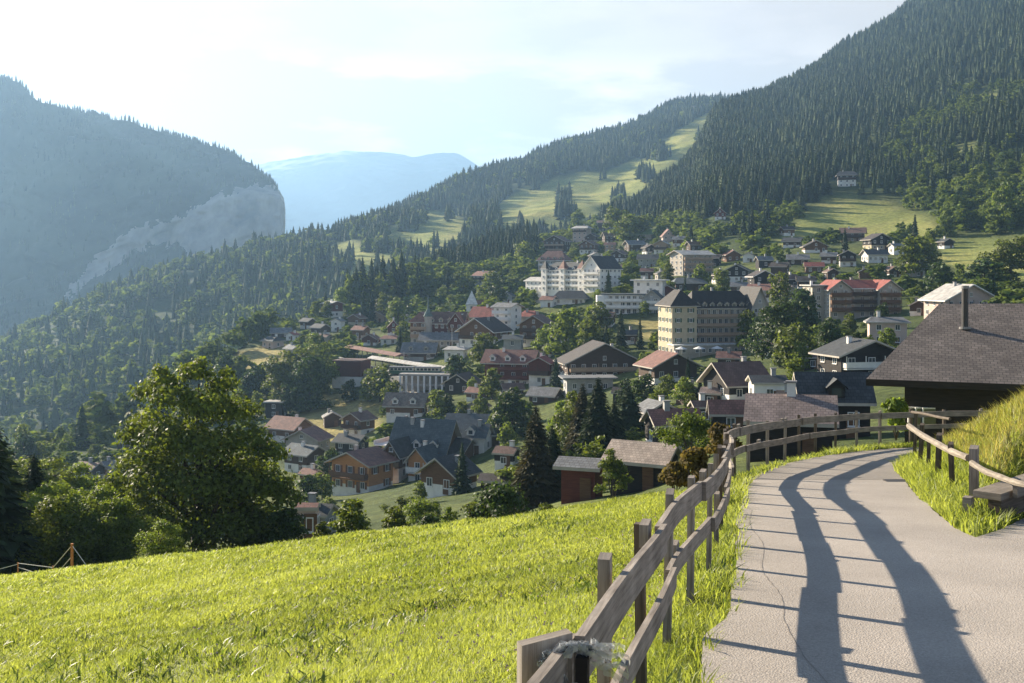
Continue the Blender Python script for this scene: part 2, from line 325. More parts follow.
SLOPE = mat('wooded_mountainside', (.035,.05,.026), (.015,.025,.014), .015, coord='Object', bump=10, detail=9, big=(.004,(.06,.08,.035)))
def landmat(name, layers):
    """ground whose land use (garden, field, hay, forest floor) follows a surveyed mask on the mesh"""
    m = bpy.data.materials.new(name); m.use_nodes = True; t = m.node_tree; l = t.links.new; b_ = t.nodes['Principled BSDF']; b_.inputs['Roughness'].default_value = .95; b_.inputs['Specular IOR Level'].default_value = .1
    at = N(t, 'ShaderNodeAttribute', attribute_name='landuse'); sx = N(t, 'ShaderNodeSeparateColor'); l(at.outputs['Color'], sx.inputs[0]); cx = N(t, 'ShaderNodeTexCoord'); cur = None
    for k, (c1, c2, sc_, c3) in enumerate(layers):
        n_ = N(t, 'ShaderNodeTexNoise'); n_.inputs['Scale'].default_value = sc_; n_.inputs['Detail'].default_value = 8; n_.inputs['Roughness'].default_value = .65; l(cx.outputs['Object'], n_.inputs['Vector'])
        r = N(t, 'ShaderNodeValToRGB'); e_ = r.color_ramp.elements; e_[0].position = .32; e_[0].color = (*c2, 1); e_[1].position = .68; e_[1].color = (*c1, 1); q = e_.new(.5); q.color = (*c3, 1); l(n_.outputs['Fac'], r.inputs[0])
        if cur is None: cur = r.outputs[0]
        else:
            mm = N(t, 'ShaderNodeMix', data_type='RGBA'); l(sx.outputs[k-1], mm.inputs['Factor']); l(cur, mm.inputs['A']); l(r.outputs[0], mm.inputs['B']); cur = mm.outputs['Result']
    f_ = N(t, 'ShaderNodeTexNoise'); f_.inputs['Scale'].default_value = .45; f_.inputs['Detail'].default_value = 6; f_.inputs['Roughness'].default_value = .7; l(cx.outputs['Object'], f_.inputs['Vector'])
    mr = N(t, 'ShaderNodeMapRange'); mr.inputs['From Min'].default_value = .3; mr.inputs['From Max'].default_value = .7; mr.inputs['To Min'].default_value = .45; mr.inputs['To Max'].default_value = 1.4; l(f_.outputs['Fac'], mr.inputs['Value'])
    s_ = N(t, 'ShaderNodeVectorMath', operation='SCALE'); l(cur, s_.inputs[0]); l(mr.outputs[0], s_.inputs['Scale']); cur = s_.outputs[0]
    bp = N(t, 'ShaderNodeBump'); bp.inputs['Distance'].default_value = .6; l(f_.outputs['Fac'], bp.inputs['Height']); l(bp.outputs[0], b_.inputs['Normal'])
    l(cur, b_.inputs['Base Color']); return m
def put_mask(o, masks):
    at = o.data.color_attributes.new('landuse', 'FLOAT_COLOR', 'POINT'); n_ = len(o.data.vertices); arr = np.ones((n_, 4), np.float32)
    for k in range(3): arr[:, k] = masks[k].ravel() if k < len(masks) else 0
    at.data.foreach_set('color', arr.ravel())
LAND = landmat('hillside_ground', [((.05,.07,.028),(.022,.036,.014),.05,(.035,.055,.02)), ((.14,.16,.045),(.045,.065,.02),.035,(.08,.10,.032)), ((.36,.33,.11),(.17,.20,.055),.022,(.25,.265,.075)), ((.38,.31,.12),(.24,.21,.08),.05,(.31,.26,.10))])
o = shA.build('terrain', [LAND]); vm = vmask(shA, [VILLAGE], 14, 4); vm[:, :int(shA.nt/8)] = 1; put_mask(o, [vm, vmask(shA, MEAD_A), vmask(shA, DRY)])
o['kind'] = 'structure'; tag(o, 'hillside carrying the village and the forest above it', 'hillside')
o = shB.build('hill', [LAND]); put_mask(o, [shB.u*0, vmask(shB, MEAD_B), shB.u*0])
o['kind'] = 'structure'; tag(o, 'wooded shoulder with sunlit clearings behind the village', 'hill')
CL = [(60,300),(88,262),(118,240),(165,222),(205,203),(250,188),(285,188),(290,262),(240,258),(205,262),(180,244),(140,250),(105,272),(80,290)]
cu, cv = (shD.u[:-1,:-1]+shD.u[1:,1:])/2, (shD.v[:-1,:-1]+shD.v[1:,1:])/2
wob = fbm(cu*3, cv*3, 18, 4)*7
mi = np.where(inpoly(cu+wob*.5, cv+wob, CL), 1, 0)
o = shD.build('mountain', [SLOPE, ROCK], mi.ravel()); o['kind'] = 'structure'; tag(o, 'steep wooded mountain ending in a pale rock cliff', 'mountain')
o = shE.build('mountain', [mat('far_alpine_slopes', (.14,.14,.125), (.11,.12,.10), .004, coord='Object', detail=9)]); o['kind'] = 'structure'; tag(o, 'far pale mountain ridge fading into the haze', 'mountain')
mb = MB(); mb.face([(-6300,-250,-470),(6300,-250,-470),(6300,10400,-470),(-6300,10400,-470)])
o = mb.build('valley_floor', G_FLOOR); o['kind'] = 'structure'; tag(o, 'deep valley floor below the mountains', 'ground')

# ------------------------------------------------------------------ near ground: lane, meadow and bank
FP = np.array([(-1.2,-6),(-.75,-1.5),(-.28,2.2),(.145,4.12),(.55,6),(.94,7.65),(1.33,9.4),(1.68,10.7),(2.28,12.9),(3.08,16.4),(3.72,19.5),(4.2,22.3),(4.75,24.4),(5.55,26.6),(6.9,29.3),(8.9,33.2),(11.4,36.6),(13.6,38.6),(16.5,40.2),(20,41),(26,41.5),(34,41.5)])
EL = [(.9,-8),(1.0,-2),(1.05,4),(1.376,8.33),(1.94,10.27),(2.52,12.8),(3.35,16.9),(4.0,19.8),(4.6,22.7),(5.5,25.6),(7.1,29.4),(9.0,32.6),(11.2,35.4),(13.8,37.3),(17,38.6),(22,39.4),(34,40)]
ER = [(34,35.5),(22,35),(16,34),(12.4,32.4),(10.3,29.8),(9.0,26.8),(8.3,24),(7.45,21),(6.75,18),(6.3,16.2),(6.2,15.2),(7.0,16.2),(8.4,18.2),(10,20.1),(13,21.4),(18,21.6),(30,20.5),(30,-8)]
def dens(pts, st=.3):
    o = []
    for i in range(len(pts)-1):
        a_, b_ = np.array(pts[i]), np.array(pts[i+1]); n = max(1, int(np.linalg.norm(b_-a_)/st))
        o += [tuple(a_+(b_-a_)*k/n) for k in range(n)]
    return o+[tuple(pts[-1])]
def catmull(pts, n=8):
    pts = [np.array(p, float) for p in pts]; pts = [2*pts[0]-pts[1]]+pts+[2*pts[-1]-pts[-2]]; o = []
    for i in range(1, len(pts)-2):
        p0, p1, p2, p3 = pts[i-1:i+3]
        for k in range(n):
            t = k/n; o.append(tuple(.5*((2*p1)+(-p0+p2)*t+(2*p0-5*p1+4*p2-p3)*t*t+(-p0+3*p1-3*p2+p3)*t**3)))
    return o+[tuple(pts[-2])]
FPS = np.array(catmull(FP, 6)); ELS = catmull(EL, 6); ERS = ER
def polydist(x, y, path):
    """signed distance to a path; positive on its left"""
    best = np.full(x.shape, 1e9); sg = np.zeros(x.shape)
    for i in range(len(path)-1):
        ax, ay = path[i]; bx, by = path[i+1]; dx, dy = bx-ax, by-ay; L2 = dx*dx+dy*dy
        t = np.clip(((x-ax)*dx+(y-ay)*dy)/L2, 0, 1); d = np.hypot(x-ax-t*dx, y-ay-t*dy)
        cr = dx*(y-ay)-dy*(x-ax); m_ = d < best-1e-9; best = np.where(m_, d, best); sg = np.where(m_, np.sign(cr), sg)
    return best*sg
ROADPOLY = [tuple(p) for p in ELS]+[tuple(p) for p in ERS]
def zroad(y): return -2.05-.1*np.asarray(y)
def sp(t, k=1.0): return np.where(t > 8*k, t, k*np.log1p(np.exp(np.clip(t/k, -30, 30))))
UC = [-600,0,300,520,680,715,736,772,811,858,900,970,1100]; ZC = [62,43,33.5,29,28.5,27.5,26,30,34.5,39,42,44,46]
ERc = np.array([(30,20.5),(18,21.6),(13,21.4),(10,20.1),(8.4,18.2),(7.0,16.2),(6.2,15.2),(6.3,16.2),(6.75,18),(7.45,21),(8.3,24),(9.0,26.8),(10.3,29.8),(12.4,32.4),(16,34),(22,35),(34,35.5)])
BANKP = [tuple(p) for p in ERc]+[(70, 35.5), (70, 20.5)]
def bankdist(x, y): return np.where(inpoly(x, y, BANKP), np.abs(polydist(np.asarray(x, float), np.asarray(y, float), ERc)), -1.)
def znear(x, y):
    x = np.asarray(x, float); y = np.asarray(y, float); d = polydist(x, y, FPS); z = zroad(y)
    out_ = np.maximum(d, 0); z = z-.04-.12*np.clip((d+.55)/.9, 0, 1)-.17*out_
    u = 512+F*x/np.maximum(y, 1.0); zc = np.interp(u, UC, ZC)
    z = z-np.where(d > 0, .42*sp(y-zc, 1.2), 0)*np.clip(out_/1.2, 0, 1)
    e_ = bankdist(x, y)                      # inside the inner edge of the bend
    bank = .62*sp(e_-.25, .25)*np.clip((y-14.8)/6.0, .3, 1)
    bank = np.minimum(bank, 2.3+.12*e_)*np.where(e_ > 0, 1, 0)
    z = z+bank
    return z+.03*fbm(x, y, 1.3, 3)*np.clip(np.abs(d)*2, 0, 1)*(1+np.clip(out_, 0, 3))
gx = np.arange(-48, 32.01, .32); gy = np.arange(-8, 66.01, .32); GX, GY = np.meshgrid(gx, gy, indexing='ij')
inr = inpoly(GX, GY, ROADPOLY)
GZ = znear(GX, GY)-np.where(inr, .06, 0)
i = np.arange(len(gx)-1)[:, None]; j = np.arange(len(gy)-1)[None, :]; a_ = i*len(gy)+j
ff = np.stack([a_, a_+len(gy), a_+len(gy)+1, a_+1], -1).reshape(-1, 4)
SOIL = mat('meadow_soil', (.22,.24,.045), (.13,.16,.03), 1.2, coord='Object', detail=6, big=(.25,(.17,.19,.04)))
o = link('ground', mesh_np('ground', np.stack([GX, GY, GZ], -1).reshape(-1, 3), ff.ravel(), np.full(len(ff), 4), [SOIL], smooth=True))
o['kind'] = 'structure'; tag(o, 'sloping meadow ground under the grass beside the lane', 'ground')

def roadmaterial():
    m = bpy.data.materials.new('asphalt'); m.use_nodes = True; t = m.node_tree; l = t.links.new; b = t.nodes['Principled BSDF']
    b.inputs['Roughness'].default_value = .8; b.inputs['Specular IOR Level'].default_value = .35
    cx = N(t, 'ShaderNodeTexCoord'); 
    fine = N(t, 'ShaderNodeTexNoise'); fine.inputs['Scale'].default_value = 38; fine.inputs['Detail'].default_value = 3; fine.inputs['Roughness'].default_value = .8
    big = N(t, 'ShaderNodeTexNoise'); big.inputs['Scale'].default_value = .55; big.inputs['Detail'].default_value = 6
    vor = N(t, 'ShaderNodeTexVoronoi'); vor.inputs['Scale'].default_value = 60
    for n_ in (fine, big, vor): l(cx.outputs['Object'], n_.inputs['Vector'])
    r = N(t, 'ShaderNodeValToRGB'); r.color_ramp.elements[0].position = .3; r.color_ramp.elements[0].color = (.24,.212,.185,1); r.color_ramp.elements[1].position = .7; r.color_ramp.elements[1].color = (.41,.362,.315,1)
    l(fine.outputs['Fac'], r.inputs[0])
    mr = N(t, 'ShaderNodeMapRange'); mr.inputs['From Min'].default_value = .3; mr.inputs['From Max'].default_value = .7; mr.inputs['To Min'].default_value = .82; mr.inputs['To Max'].default_value = 1.12
    l(big.outputs['Fac'], mr.inputs['Value']); s1 = N(t, 'ShaderNodeVectorMath', operation='SCALE'); l(r.outputs[0], s1.inputs[0]); l(mr.outputs[0], s1.inputs['Scale'])
    sx = N(t, 'ShaderNodeSeparateXYZ'); l(cx.outputs['Object'], sx.inputs[0])
    # newer, darker surfacing beyond a seam across the lane
    ad = N(t, 'ShaderNodeMath', operation='MULTIPLY_ADD'); l(sx.outputs['X'], ad.inputs[0]); ad.inputs[1].default_value = -.05; l(sx.outputs['Y'], ad.inputs[2])
    gt = N(t, 'ShaderNodeMath', operation='GREATER_THAN'); l(ad.outputs[0], gt.inputs[0]); gt.inputs[1].default_value = 24.0
    mr2 = N(t, 'ShaderNodeMapRange'); mr2.inputs['To Min'].default_value = 1; mr2.inputs['To Max'].default_value = .74; l(gt.outputs[0], mr2.inputs['Value'])
    s2 = N(t, 'ShaderNodeVectorMath', operation='SCALE'); l(s1.outputs[0], s2.inputs[0]); l(mr2.outputs[0], s2.inputs['Scale'])
    l(s2.outputs[0], b.inputs['Base Color'])
    bp = N(t, 'ShaderNodeBump'); bp.inputs['Distance'].default_value = .006; bp.inputs['Strength'].default_value = .8; l(vor.outputs['Distance'], bp.inputs['Height']); l(bp.outputs[0], b.inputs['Normal'])
    return m
rp_ = []
dl = dens(ELS, .12); dr = dens(ERS, .12)
for k, p in enumerate(dl): rp_.append((p[0]+.05*float(fbm(p[0]*3, p[1]*3, 2.0, 3)), p[1]))
for k, p in enumerate(dr):
    n_ = .07*float(fbm(p[0]*3+50, p[1]*3, 2.0, 3)); rp_.append((p[0]+n_, p[1]+n_*.5))
mb = MB(); mb.face([(p[0], p[1], float(zroad(p[1]))) for p in rp_[::-1]])
road = mb.build('road', roadmaterial()); road['kind'] = 'structure'; tag(road, 'narrow asphalt lane curving right around the bend', 'road')
# cracks in the asphalt
CRK = mat('crack_fill', (.24,.21,.185), (.17,.15,.13), 5)
def crack(pts, wd):
    mb = MB(); q = dens(catmull(pts, 6), .1); 
    for k in range(len(q)-1):
        (x0, y0), (x1, y1) = q[k], q[k+1]; 
        n0 = .02*float(vnoise(x0*9, y0*9, 1.)); n1 = .02*float(vnoise(x1*9, y1*9, 1.)); dx, dy = x1-x0, y1-y0; l_ = math.hypot(dx, dy) or 1; nx, ny = -dy/l_*wd, dx/l_*wd
        P_ = lambda x, y: (x, y, float(zroad(y))+.004)
        mb.face([P_(x0+n0-nx, y0+n0-ny), P_(x1+n1-nx, y1+n1-ny), P_(x1+n1+nx, y1+n1+ny), P_(x0+n0+nx, y0+n0+ny)])
    mb.build('crack', CRK, road)
crack([(2.0,6.9),(2.15,7.7),(2.2,8.6),(2.35,9.8),(2.6,11),(2.75,12.5),(3.2,14.5),(3.45,16.5),(3.9,18.5)], .003)
crack([(4.0,24.25),(5.5,24.3),(7,24.35),(8.1,24.4)], .02)
mb = MB(); mb.box(-.3,.3,-.2,.2,-.02,.008); dg = mb.build('drain_grate', DARKM, None, (8.15, 23.9, float(zroad(23.9))+.004)); tag(dg, 'small dark drain cover at the inner edge of the lane', 'drain')

# ------------------------------------------------------------------ the air
hz = MB(); hz.box(-6400, 6400, -300, 10600, -471.5, 1010)
hzm = bpy.data.materials.new('haze'); hzm.use_nodes = True; t = hzm.node_tree; t.nodes.clear(); ho = N(t, 'ShaderNodeOutputMaterial'); pv = N(t, 'ShaderNodeVolumePrincipled')
pv.inputs['Density'].default_value = .00013; pv.inputs['Color'].default_value = (.28, .46, .70, 1); pv.inputs['Anisotropy'].default_value = .45
t.links.new(pv.outputs[0], ho.inputs['Volume'])
ho = hz.build('haze', hzm); ho['kind'] = 'stuff'; tag(ho, 'thin blue evening haze filling the valley air', 'haze')

# ------------------------------------------------------------------ wood for fences
def woodmat(name, c1, c2, c3):
    m = bpy.data.materials.new(name); m.use_nodes = True; t = m.node_tree; l = t.links.new; b = t.nodes['Principled BSDF']; b.inputs['Roughness'].default_value = .8; b.inputs['Specular IOR Level'].default_value = .25
    uv = N(t, 'ShaderNodeUVMap'); mp_ = N(t, 'ShaderNodeMapping'); mp_.inputs['Scale'].default_value = (1.6, 34, 1); l(uv.outputs[0], mp_.inputs[0])
    n_ = N(t, 'ShaderNodeTexNoise'); n_.inputs['Scale'].default_value = 1; n_.inputs['Detail'].default_value = 7; n_.inputs['Roughness'].default_value = .65; l(mp_.outputs[0], n_.inputs['Vector'])
    r = N(t, 'ShaderNodeValToRGB'); e_ = r.color_ramp.elements; e_[0].position = .3; e_[0].color = (*c2, 1); e_[1].position = .7; e_[1].color = (*c1, 1); k = e_.new(.5); k.color = (*c3, 1)
    l(n_.outputs['Fac'], r.inputs[0])
    n2 = N(t, 'ShaderNodeTexNoise'); n2.inputs['Scale'].default_value = 2.2; n2.inputs['Detail'].default_value = 4; l(uv.outputs[0], n2.inputs['Vector'])
    mr = N(t, 'ShaderNodeMapRange'); mr.inputs['From Min'].default_value = .3; mr.inputs['From Max'].default_value = .7; mr.inputs['To Min'].default_value = .65; mr.inputs['To Max'].default_value = 1.2; l(n2.outputs['Fac'], mr.inputs['Value'])
    s_ = N(t, 'ShaderNodeVectorMath', operation='SCALE'); l(r.outputs[0], s_.inputs[0]); l(mr.outputs[0], s_.inputs['Scale']); l(s_.outputs[0], b.inputs['Base Color'])
    bp = N(t, 'ShaderNodeBump'); bp.inputs['Distance'].default_value = .004; l(n_.outputs['Fac'], bp.inputs['Height']); l(bp.outputs[0], b.inputs['Normal'])
    return m
WOODF = woodmat('weathered_fence_wood', (.36,.31,.26), (.12,.095,.075), (.26,.22,.185))
WOODD = woodmat('dark_fence_post_wood', (.17,.135,.105), (.05,.04,.032), (.11,.085,.065))
WOODL = woodmat('sunbleached_log', (.31,.27,.22), (.13,.105,.085), (.23,.195,.155))

def pathlen(p):
    s_ = [0]
    for k in range(1, len(p)): s_.append(s_[-1]+math.hypot(p[k][0]-p[k-1][0], p[k][1]-p[k-1][1]))
    return np.array(s_)
SL = pathlen(FPS)
def fat(s_): return np.array([np.interp(s_, SL, FPS[:, 0]), np.interp(s_, SL, FPS[:, 1])])
def fdir(s_): d = fat(s_+.15)-fat(s_-.15); return d/np.linalg.norm(d)
# distance along the path where x,y=(.145,4.12)
s0 = float(np.interp(4.12, FPS[:, 1], SL))
fence = empty('fence', (0, 0, 0)); tag(fence, 'long grey weathered wooden fence with two rails along the meadow side of the lane', 'fence')
RAILZ = lambda y: -.97-.0994*y           # top of the upper rail
def board_sweep(mb, sa, sb, off, ztop, hgt, thk, zoff0=0, zoff1=0):
    n = max(2, int((sb-sa)/.25)); rings = []
    for k in range(n+1):
        s_ = sa+(sb-sa)*k/n; p = fat(s_); d = fdir(s_); nr = np.array([d[1], -d[0]])   # towards the lane
        zt = ztop(p[1])+zoff0+(zoff1-zoff0)*k/n+.004*math.sin(s_*1.3+off*9)
        q = [(p+nr*(off), zt-hgt), (p+nr*(off+thk), zt-hgt), (p+nr*(off+thk), zt), (p+nr*off, zt)]
        rings.append([(a_[0], a_[1], z_) for a_, z_ in q])
    for k in range(n):
        l0 = sa+(sb-sa)*k/n; l1 = sa+(sb-sa)*(k+1)/n; cs = [0, thk, thk+hgt, 2*thk+hgt, 2*(thk+hgt)]
        for q in range(4):
            r_ = (q+1) % 4; mb.face([rings[k][q], rings[k+1][q], rings[k+1][r_], rings[k][r_]], 0, [(l0, cs[q]),(l1, cs[q]),(l1, cs[q+1]),(l0, cs[q+1])])
    mb.face(rings[0]); mb.face(rings[-1][::-1])
def post(mb, p, d, w_, t_, zb, zt, lean=0, cut=0):
    d = np.array(d); nr = np.array([d[1], -d[0]]); lo, hi = [], []
    for a_, b_ in ((-1,-1),(1,-1),(1,1),(-1,1)):
        q = p+d*a_*w_/2+nr*b_*t_/2; lo.append((q[0], q[1], zb)); q2 = q+nr*lean*(zt-zb)+d*lean*.4*(zt-zb); hi.append((q2[0], q2[1], zt+cut*a_))
    n = len(mb.v); H = zt-zb
    mb.face(hi, 0)
    for q in range(4):
        r_ = (q+1) % 4; ww = w_ if q % 2 == 0 else t_
        mb.face([lo[q], lo[r_], hi[r_], hi[q]], 0, [(0, 0+q),(0, ww+q),(H, ww+q),(H, 0+q)])
LASTS = SL[-1]-2
sidx = 0; s_ = s0-3.45
while s_ < LASTS:
    p = fat(s_); d = fdir(s_); rr = random.Random(int(s_*10)); zt = RAILZ(p[1])+.03+rr.uniform(.0, .08); zg = float(znear(p[0], p[1]))
    nr = np.array([d[1], -d[0]]); mb = MB(); wd = rr.uniform(.09, .13) if s_ > s0+.1 else .2
    if abs(s_-s0) < .2: zt = RAILZ(p[1])+.03; wd = .2; d = np.array([.94, .34])
    post(mb, p-nr*.055, d, wd, rr.uniform(.045, .065), zg-.4, zt, rr.uniform(-.02, .02), rr.uniform(-.02, .025))
    mb.build('post', WOODF if rr.random() < .45 or s_ < s0+2.5 else WOODD, fence)
    s_ += 1.78+rr.uniform(-.07, .07); sidx += 1
s_ = s0-3.3; k = 0
while s_ < LASTS-1:
    e_ = min(s_+3.55, LASTS)
    for lv in (0, 1):
        if lv == 0 and s_ < s0-.05 and False: continue
        mb = MB(); j0 = random.uniform(-.012, .012); j1 = random.uniform(-.012, .012)
        sa = s_+(0 if lv == 0 else .9); sb = min(e_+(0 if lv == 0 else .9), LASTS)+.08
        board_sweep(mb, sa, sb, 0.0+.042*(k % 2), lambda y: RAILZ(y)-.45*lv, .19 if lv == 0 else .15, .04, j0, j1)
        mb.build('rail', WOODF, fence)
    s_ = e_; k += 1
# wooden spacer blocks behind the rails
for q in range(1, 12):
    s_ = s0+1.2+q*2.3; p = fat(s_); d = fdir(s_); nr = np.array([d[1], -d[0]]); mb = MB()
    z_ = RAILZ(p[1])-(.0 if q % 2 else .45)
    post(mb, p-nr*.03, d, .2, .06, z_-.1, z_+.05, 0, 0); mb.build('batten', WOODF, fence)
# nearest post: thin dark stake beside it and plastic film caught on it
p = fat(s0+.05); d = fdir(s0); nr = np.array([d[1], -d[0]]); zt0 = float(RAILZ(p[1]))
mb = MB(); post(mb, p+nr*.10+d*.02, d, .05, .045, zt0-1.4, zt0-.03, 0, 0); tag(mb.build('stake', W['black']), 'thin dark stake standing against the nearest fence post', 'stake')
FILM = bpy.data.materials.new('plastic_film'); FILM.use_nodes = True; t = FILM.node_tree; b = t.nodes['Principled BSDF']; b.inputs['Base Color'].default_value = (.6,.62,.64,1); b.inputs['Roughness'].default_value = .25; b.inputs['Alpha'].default_value = .55
def film_mesh():
    vs = []; fs = []; nseg, ns = 26, 15; rr = random.Random(3)
    base = Vector((p[0]+nr[0]*.06, p[1]+nr[1]*.06, zt0-.02))
    for strip in range(ns):
        ang = rr.uniform(-.5, .35); ln = rr.uniform(.08, .22); sx_ = rr.uniform(-.03, .05); n0 = len(vs)
        for k in range(nseg+1):
            t_ = k/nseg
            if t_ < .5: q = base+Vector((-.10*math.sin(t_*3.1)+sx_, -.02, .03*math.cos(t_*6)-.34*max(0, .5-t_)*(strip % 2)))
            else:
                tt_ = (t_-.5)*2; q = base+Vector((sx_+ln*tt_*math.cos(ang), ln*.3*tt_, .03+ln*tt_*math.sin(ang)-.06*tt_*tt_))
            wv = .004+.012*abs(math.sin(k*.9+strip)); off = Vector((0.012*math.sin(k*1.7+strip), .02*math.cos(k*1.3+strip*2), .012*math.sin(k*1.1)))
            vs += [q+off+Vector((0, -wv, wv)), q+off+Vector((0, wv, -wv))]
        for k in range(nseg): a0 = n0+2*k; fs += [a0, a0+1, a0+3, a0+2]
    return mesh_np('plastic_film', vs, fs, [4]*(len(fs)//4), [FILM], smooth=True)
tag(link('plastic_film', film_mesh()), 'torn clear plastic film wrapped around the nearest fence post', 'plastic film')

# right-hand fence: split posts and sun bleached log rail, then a thin crooked pole
rf = empty('fence', (0, 0, 0)); tag(rf, 'short rustic fence with bleached log rail on the grassy bank at right', 'fence')
rposts = [(914,412,29.5,.10,.035),(920,424,26.3,.12,.04),(928,438,24.4,.09,.02),(937.5,434,22.4,.13,.03),(952.7,443,20.2,.11,-.03),(974,447,18.0,.17,.0)]
for (u, v, Z, wd, ln) in rposts:
    q = P(u, v, Z); zg = float(znear(q[0], q[1])); mb = MB(); post(mb, q[:2], (.5,.86), wd, wd*.75, min(zg, q[2]-.6)-.2, q[2], ln, .02); mb.build('post', WOODD if Z > 19 else WOODF, rf)
def log(mb, pts, r0, r1):
    pts = catmull(pts, 5); n = len(pts); rings = []
    for k, q in enumerate(pts):
        q = Vector(q); t_ = (Vector(pts[min(k+1, n-1)])-Vector(pts[max(k-1, 0)])).normalized(); a1 = t_.cross(Vector((0,0,1))).normalized(); a2 = a1.cross(t_); r_ = (r0+(r1-r0)*k/(n-1))*(1+.05*math.sin(k*1.3)); rings.append([q+(a1*math.cos(i_*.785)+a2*math.sin(i_*.785))*r_ for i_ in range(8)])
    for k in range(n-1):
        for i_ in range(8):
            j_ = (i_+1) % 8; mb.face([rings[k][i_], rings[k][j_], rings[k+1][j_], rings[k+1][i_]], 0, [(k*.25, i_*.05),(k*.25, i_*.05+.05),(k*.25+.25, i_*.05+.05),(k*.25+.25, i_*.05)])
    mb.face(rings[0][::-1]); mb.face(rings[-1])
mb = MB(); log(mb, [P(909,426,26.6),P(922,435,24.2),P(938,444,21.9),P(953,452,19.9),P(969,458,18.0)], .068, .058); mb.build('rail', WOODL, rf, smooth=True)
mb = MB(); log(mb, [P(912,412,29.6),P(925,414,27.6),P(938,417,25.8),P(950,419,24)], .035, .03); mb.build('rail', WOODD, rf, smooth=True)
mb = MB(); log(mb, [P(972,463,17.9),P(985,471,17.2),P(1000,477,16.6),P(1014,482,16.0),P(1030,485,15.5),P(1080,486,14.6)], .05, .045); mb.build('rail', WOODL, rf, smooth=True)
# roadside bench made of thick sawn beams
bch = empty('bench', tuple(P(990,505,16.8))); tag(bch, 'low heavy timber bench of sawn beams behind the crooked pole rail', 'bench')
def beam(name, a_, b_, wd, h_, m_):
    a_ = Vector(a_); b_ = Vector(b_); d_ = (b_-a_); l_ = d_.length; d_.normalize(); sd_ = Vector((d_.y, -d_.x, 0)).normalized()*wd/2; up = Vector((0,0,h_)); mb = MB()
    lo = [a_-sd_, a_+sd_, b_+sd_, b_-sd_]; lo = [a_+sd_, b_+sd_, b_-sd_, a_-sd_]; hi = [q+up for q in lo]; n_ = len(mb.v)
    mb.face(hi, 0, [(0,0),(l_,0),(l_,wd),(0,wd)]); mb.face(lo[::-1], 0)
    mb.face([lo[0], lo[1], hi[1], hi[0]], 0, [(0,0),(l_,0),(l_,h_),(0,h_)]); mb.face([lo[2], lo[3], hi[3], hi[2]], 0, [(0,0),(l_,0),(l_,h_),(0,h_)])
    mb.face([lo[1], lo[2], hi[2], hi[1]]); mb.face([lo[3], lo[0], hi[0], hi[3]])
    o_ = mb.build(name, m_, bch); o_.location = -bch.location; return o_
q0 = np.array([7.05,16.9,0.]); q1 = np.array([11.3,21.0,0.]); zs = float(zroad(16.9))
q0[2] = zs+.34; q1[2] = float(zroad(21))+.80
beam('seat', q0, q1, .42, .10, WOODL)
q0b = q0.copy(); q1b = q1.copy(); q0b[2] -= .30; q1b[2] -= .30; q0b[0] += .12; q1b[0] += .12; beam('base_beam', q0b, q1b, .2, .295, WOODD)
q0c = q0.copy(); q1c = q1.copy(); q0c[0] -= .30; q1c[0] -= .3; q0c[2] += .02; q1c[2] += .02; beam('leg', q0c+np.array([0,0,-.45]), q0c+np.array([.10,.14,-.45]), .12, .45, WOODF)
q2 = q0+np.array([.42,.0,.02]); q3 = q1+np.array([.42,0,.02]); beam('backrest', q2, q3, .07, .22, WOODL)

# electric cattle fence at the lower left edge of the meadow
wf = empty('electric_fence', (0, 0, 0)); tag(wf, 'temporary cattle fence with orange stakes and white tape at the lower left meadow edge', 'fence')
ORG = mat('orange_stake_paint', (.55,.22,.06), (.4,.15,.05), 5); TAPE = mat('white_tape', (.7,.66,.55), (.6,.55,.45), 5)
ws = [(-40,572,46,.03,.9),(18,573,43.5,.03,1.0),(53,566,42,.03,.6),(72,562,41,.06,1.2)]; tops = []
for (u, v, Z, r_, h_) in ws:
    q = P(u, v, Z); q[2] = float(znear(q[0], q[1]))+h_; mb = MB(); mb.tube((q[0], q[1], q[2]-h_-.2), q, r_, r_*.9, 6); mb.build('post', ORG, wf); tops.append(q)
g2 = P(92,573,40); g2[2] = float(znear(g2[0], g2[1]))
for dz_ in (.06, .45):
    mb = MB()
    for k in range(len(tops)-1): mb.tube(tops[k]-np.array([0,0,dz_*(.4 if k==1 else 1)]), tops[k+1]-np.array([0,0,dz_]), .014, n=4, caps=False)
    if dz_ < .1: mb.tube(tops[-1]-np.array([0,0,dz_]), g2, .012, n=4, caps=False)
    mb.build('tape', TAPE, wf)

# ------------------------------------------------------------------ buildings
HOUSES = []      # screen box, distance, world centre, radius, phrase: used to keep trees off the houses and to name them
_win = {}
def window_mesh(w_, h_, style):
    key = (round(w_, 1), round(h_, 1), style)
    if key in _win: return _win[key]
    mb = MB(); w2, h2 = w_/2, h_/2; t_ = .09
    for x0, x1, z0, z1 in ((-w2,w2,h2-t_,h2),(-w2,w2,-h2,-h2+t_),(-w2,-w2+t_,-h2+t_,h2-t_),(w2-t_,w2,-h2+t_,h2-t_),(-.03,.03,-h2+t_,h2-t_)): mb.box(x0, x1, -.07, .0, z0, z1, 0)
    mb.face([(-w2+t_,-.025,-h2+t_),(w2-t_,-.025,-h2+t_),(w2-t_,-.025,h2-t_),(-w2+t_,-.025,h2-t_)], 1)
    mb.box(-w2-.06, w2+.06, -.16, -.072, -h2-.08, -h2-.005, 0)
    if style == 'shut' or style == 'shutg':
        for sx_ in (-1, 1): x_ = sx_*(w2+.30); mb.box(x_-.26, x_+.26, -.06, 0, -h2, h2, 2)
    mats = [WHITE, GLASS] + ([SHG if style == 'shutg' else SHW] if style.startswith('shut') else [])
    _win[key] = mb.mesh('window', mats); return _win[key]
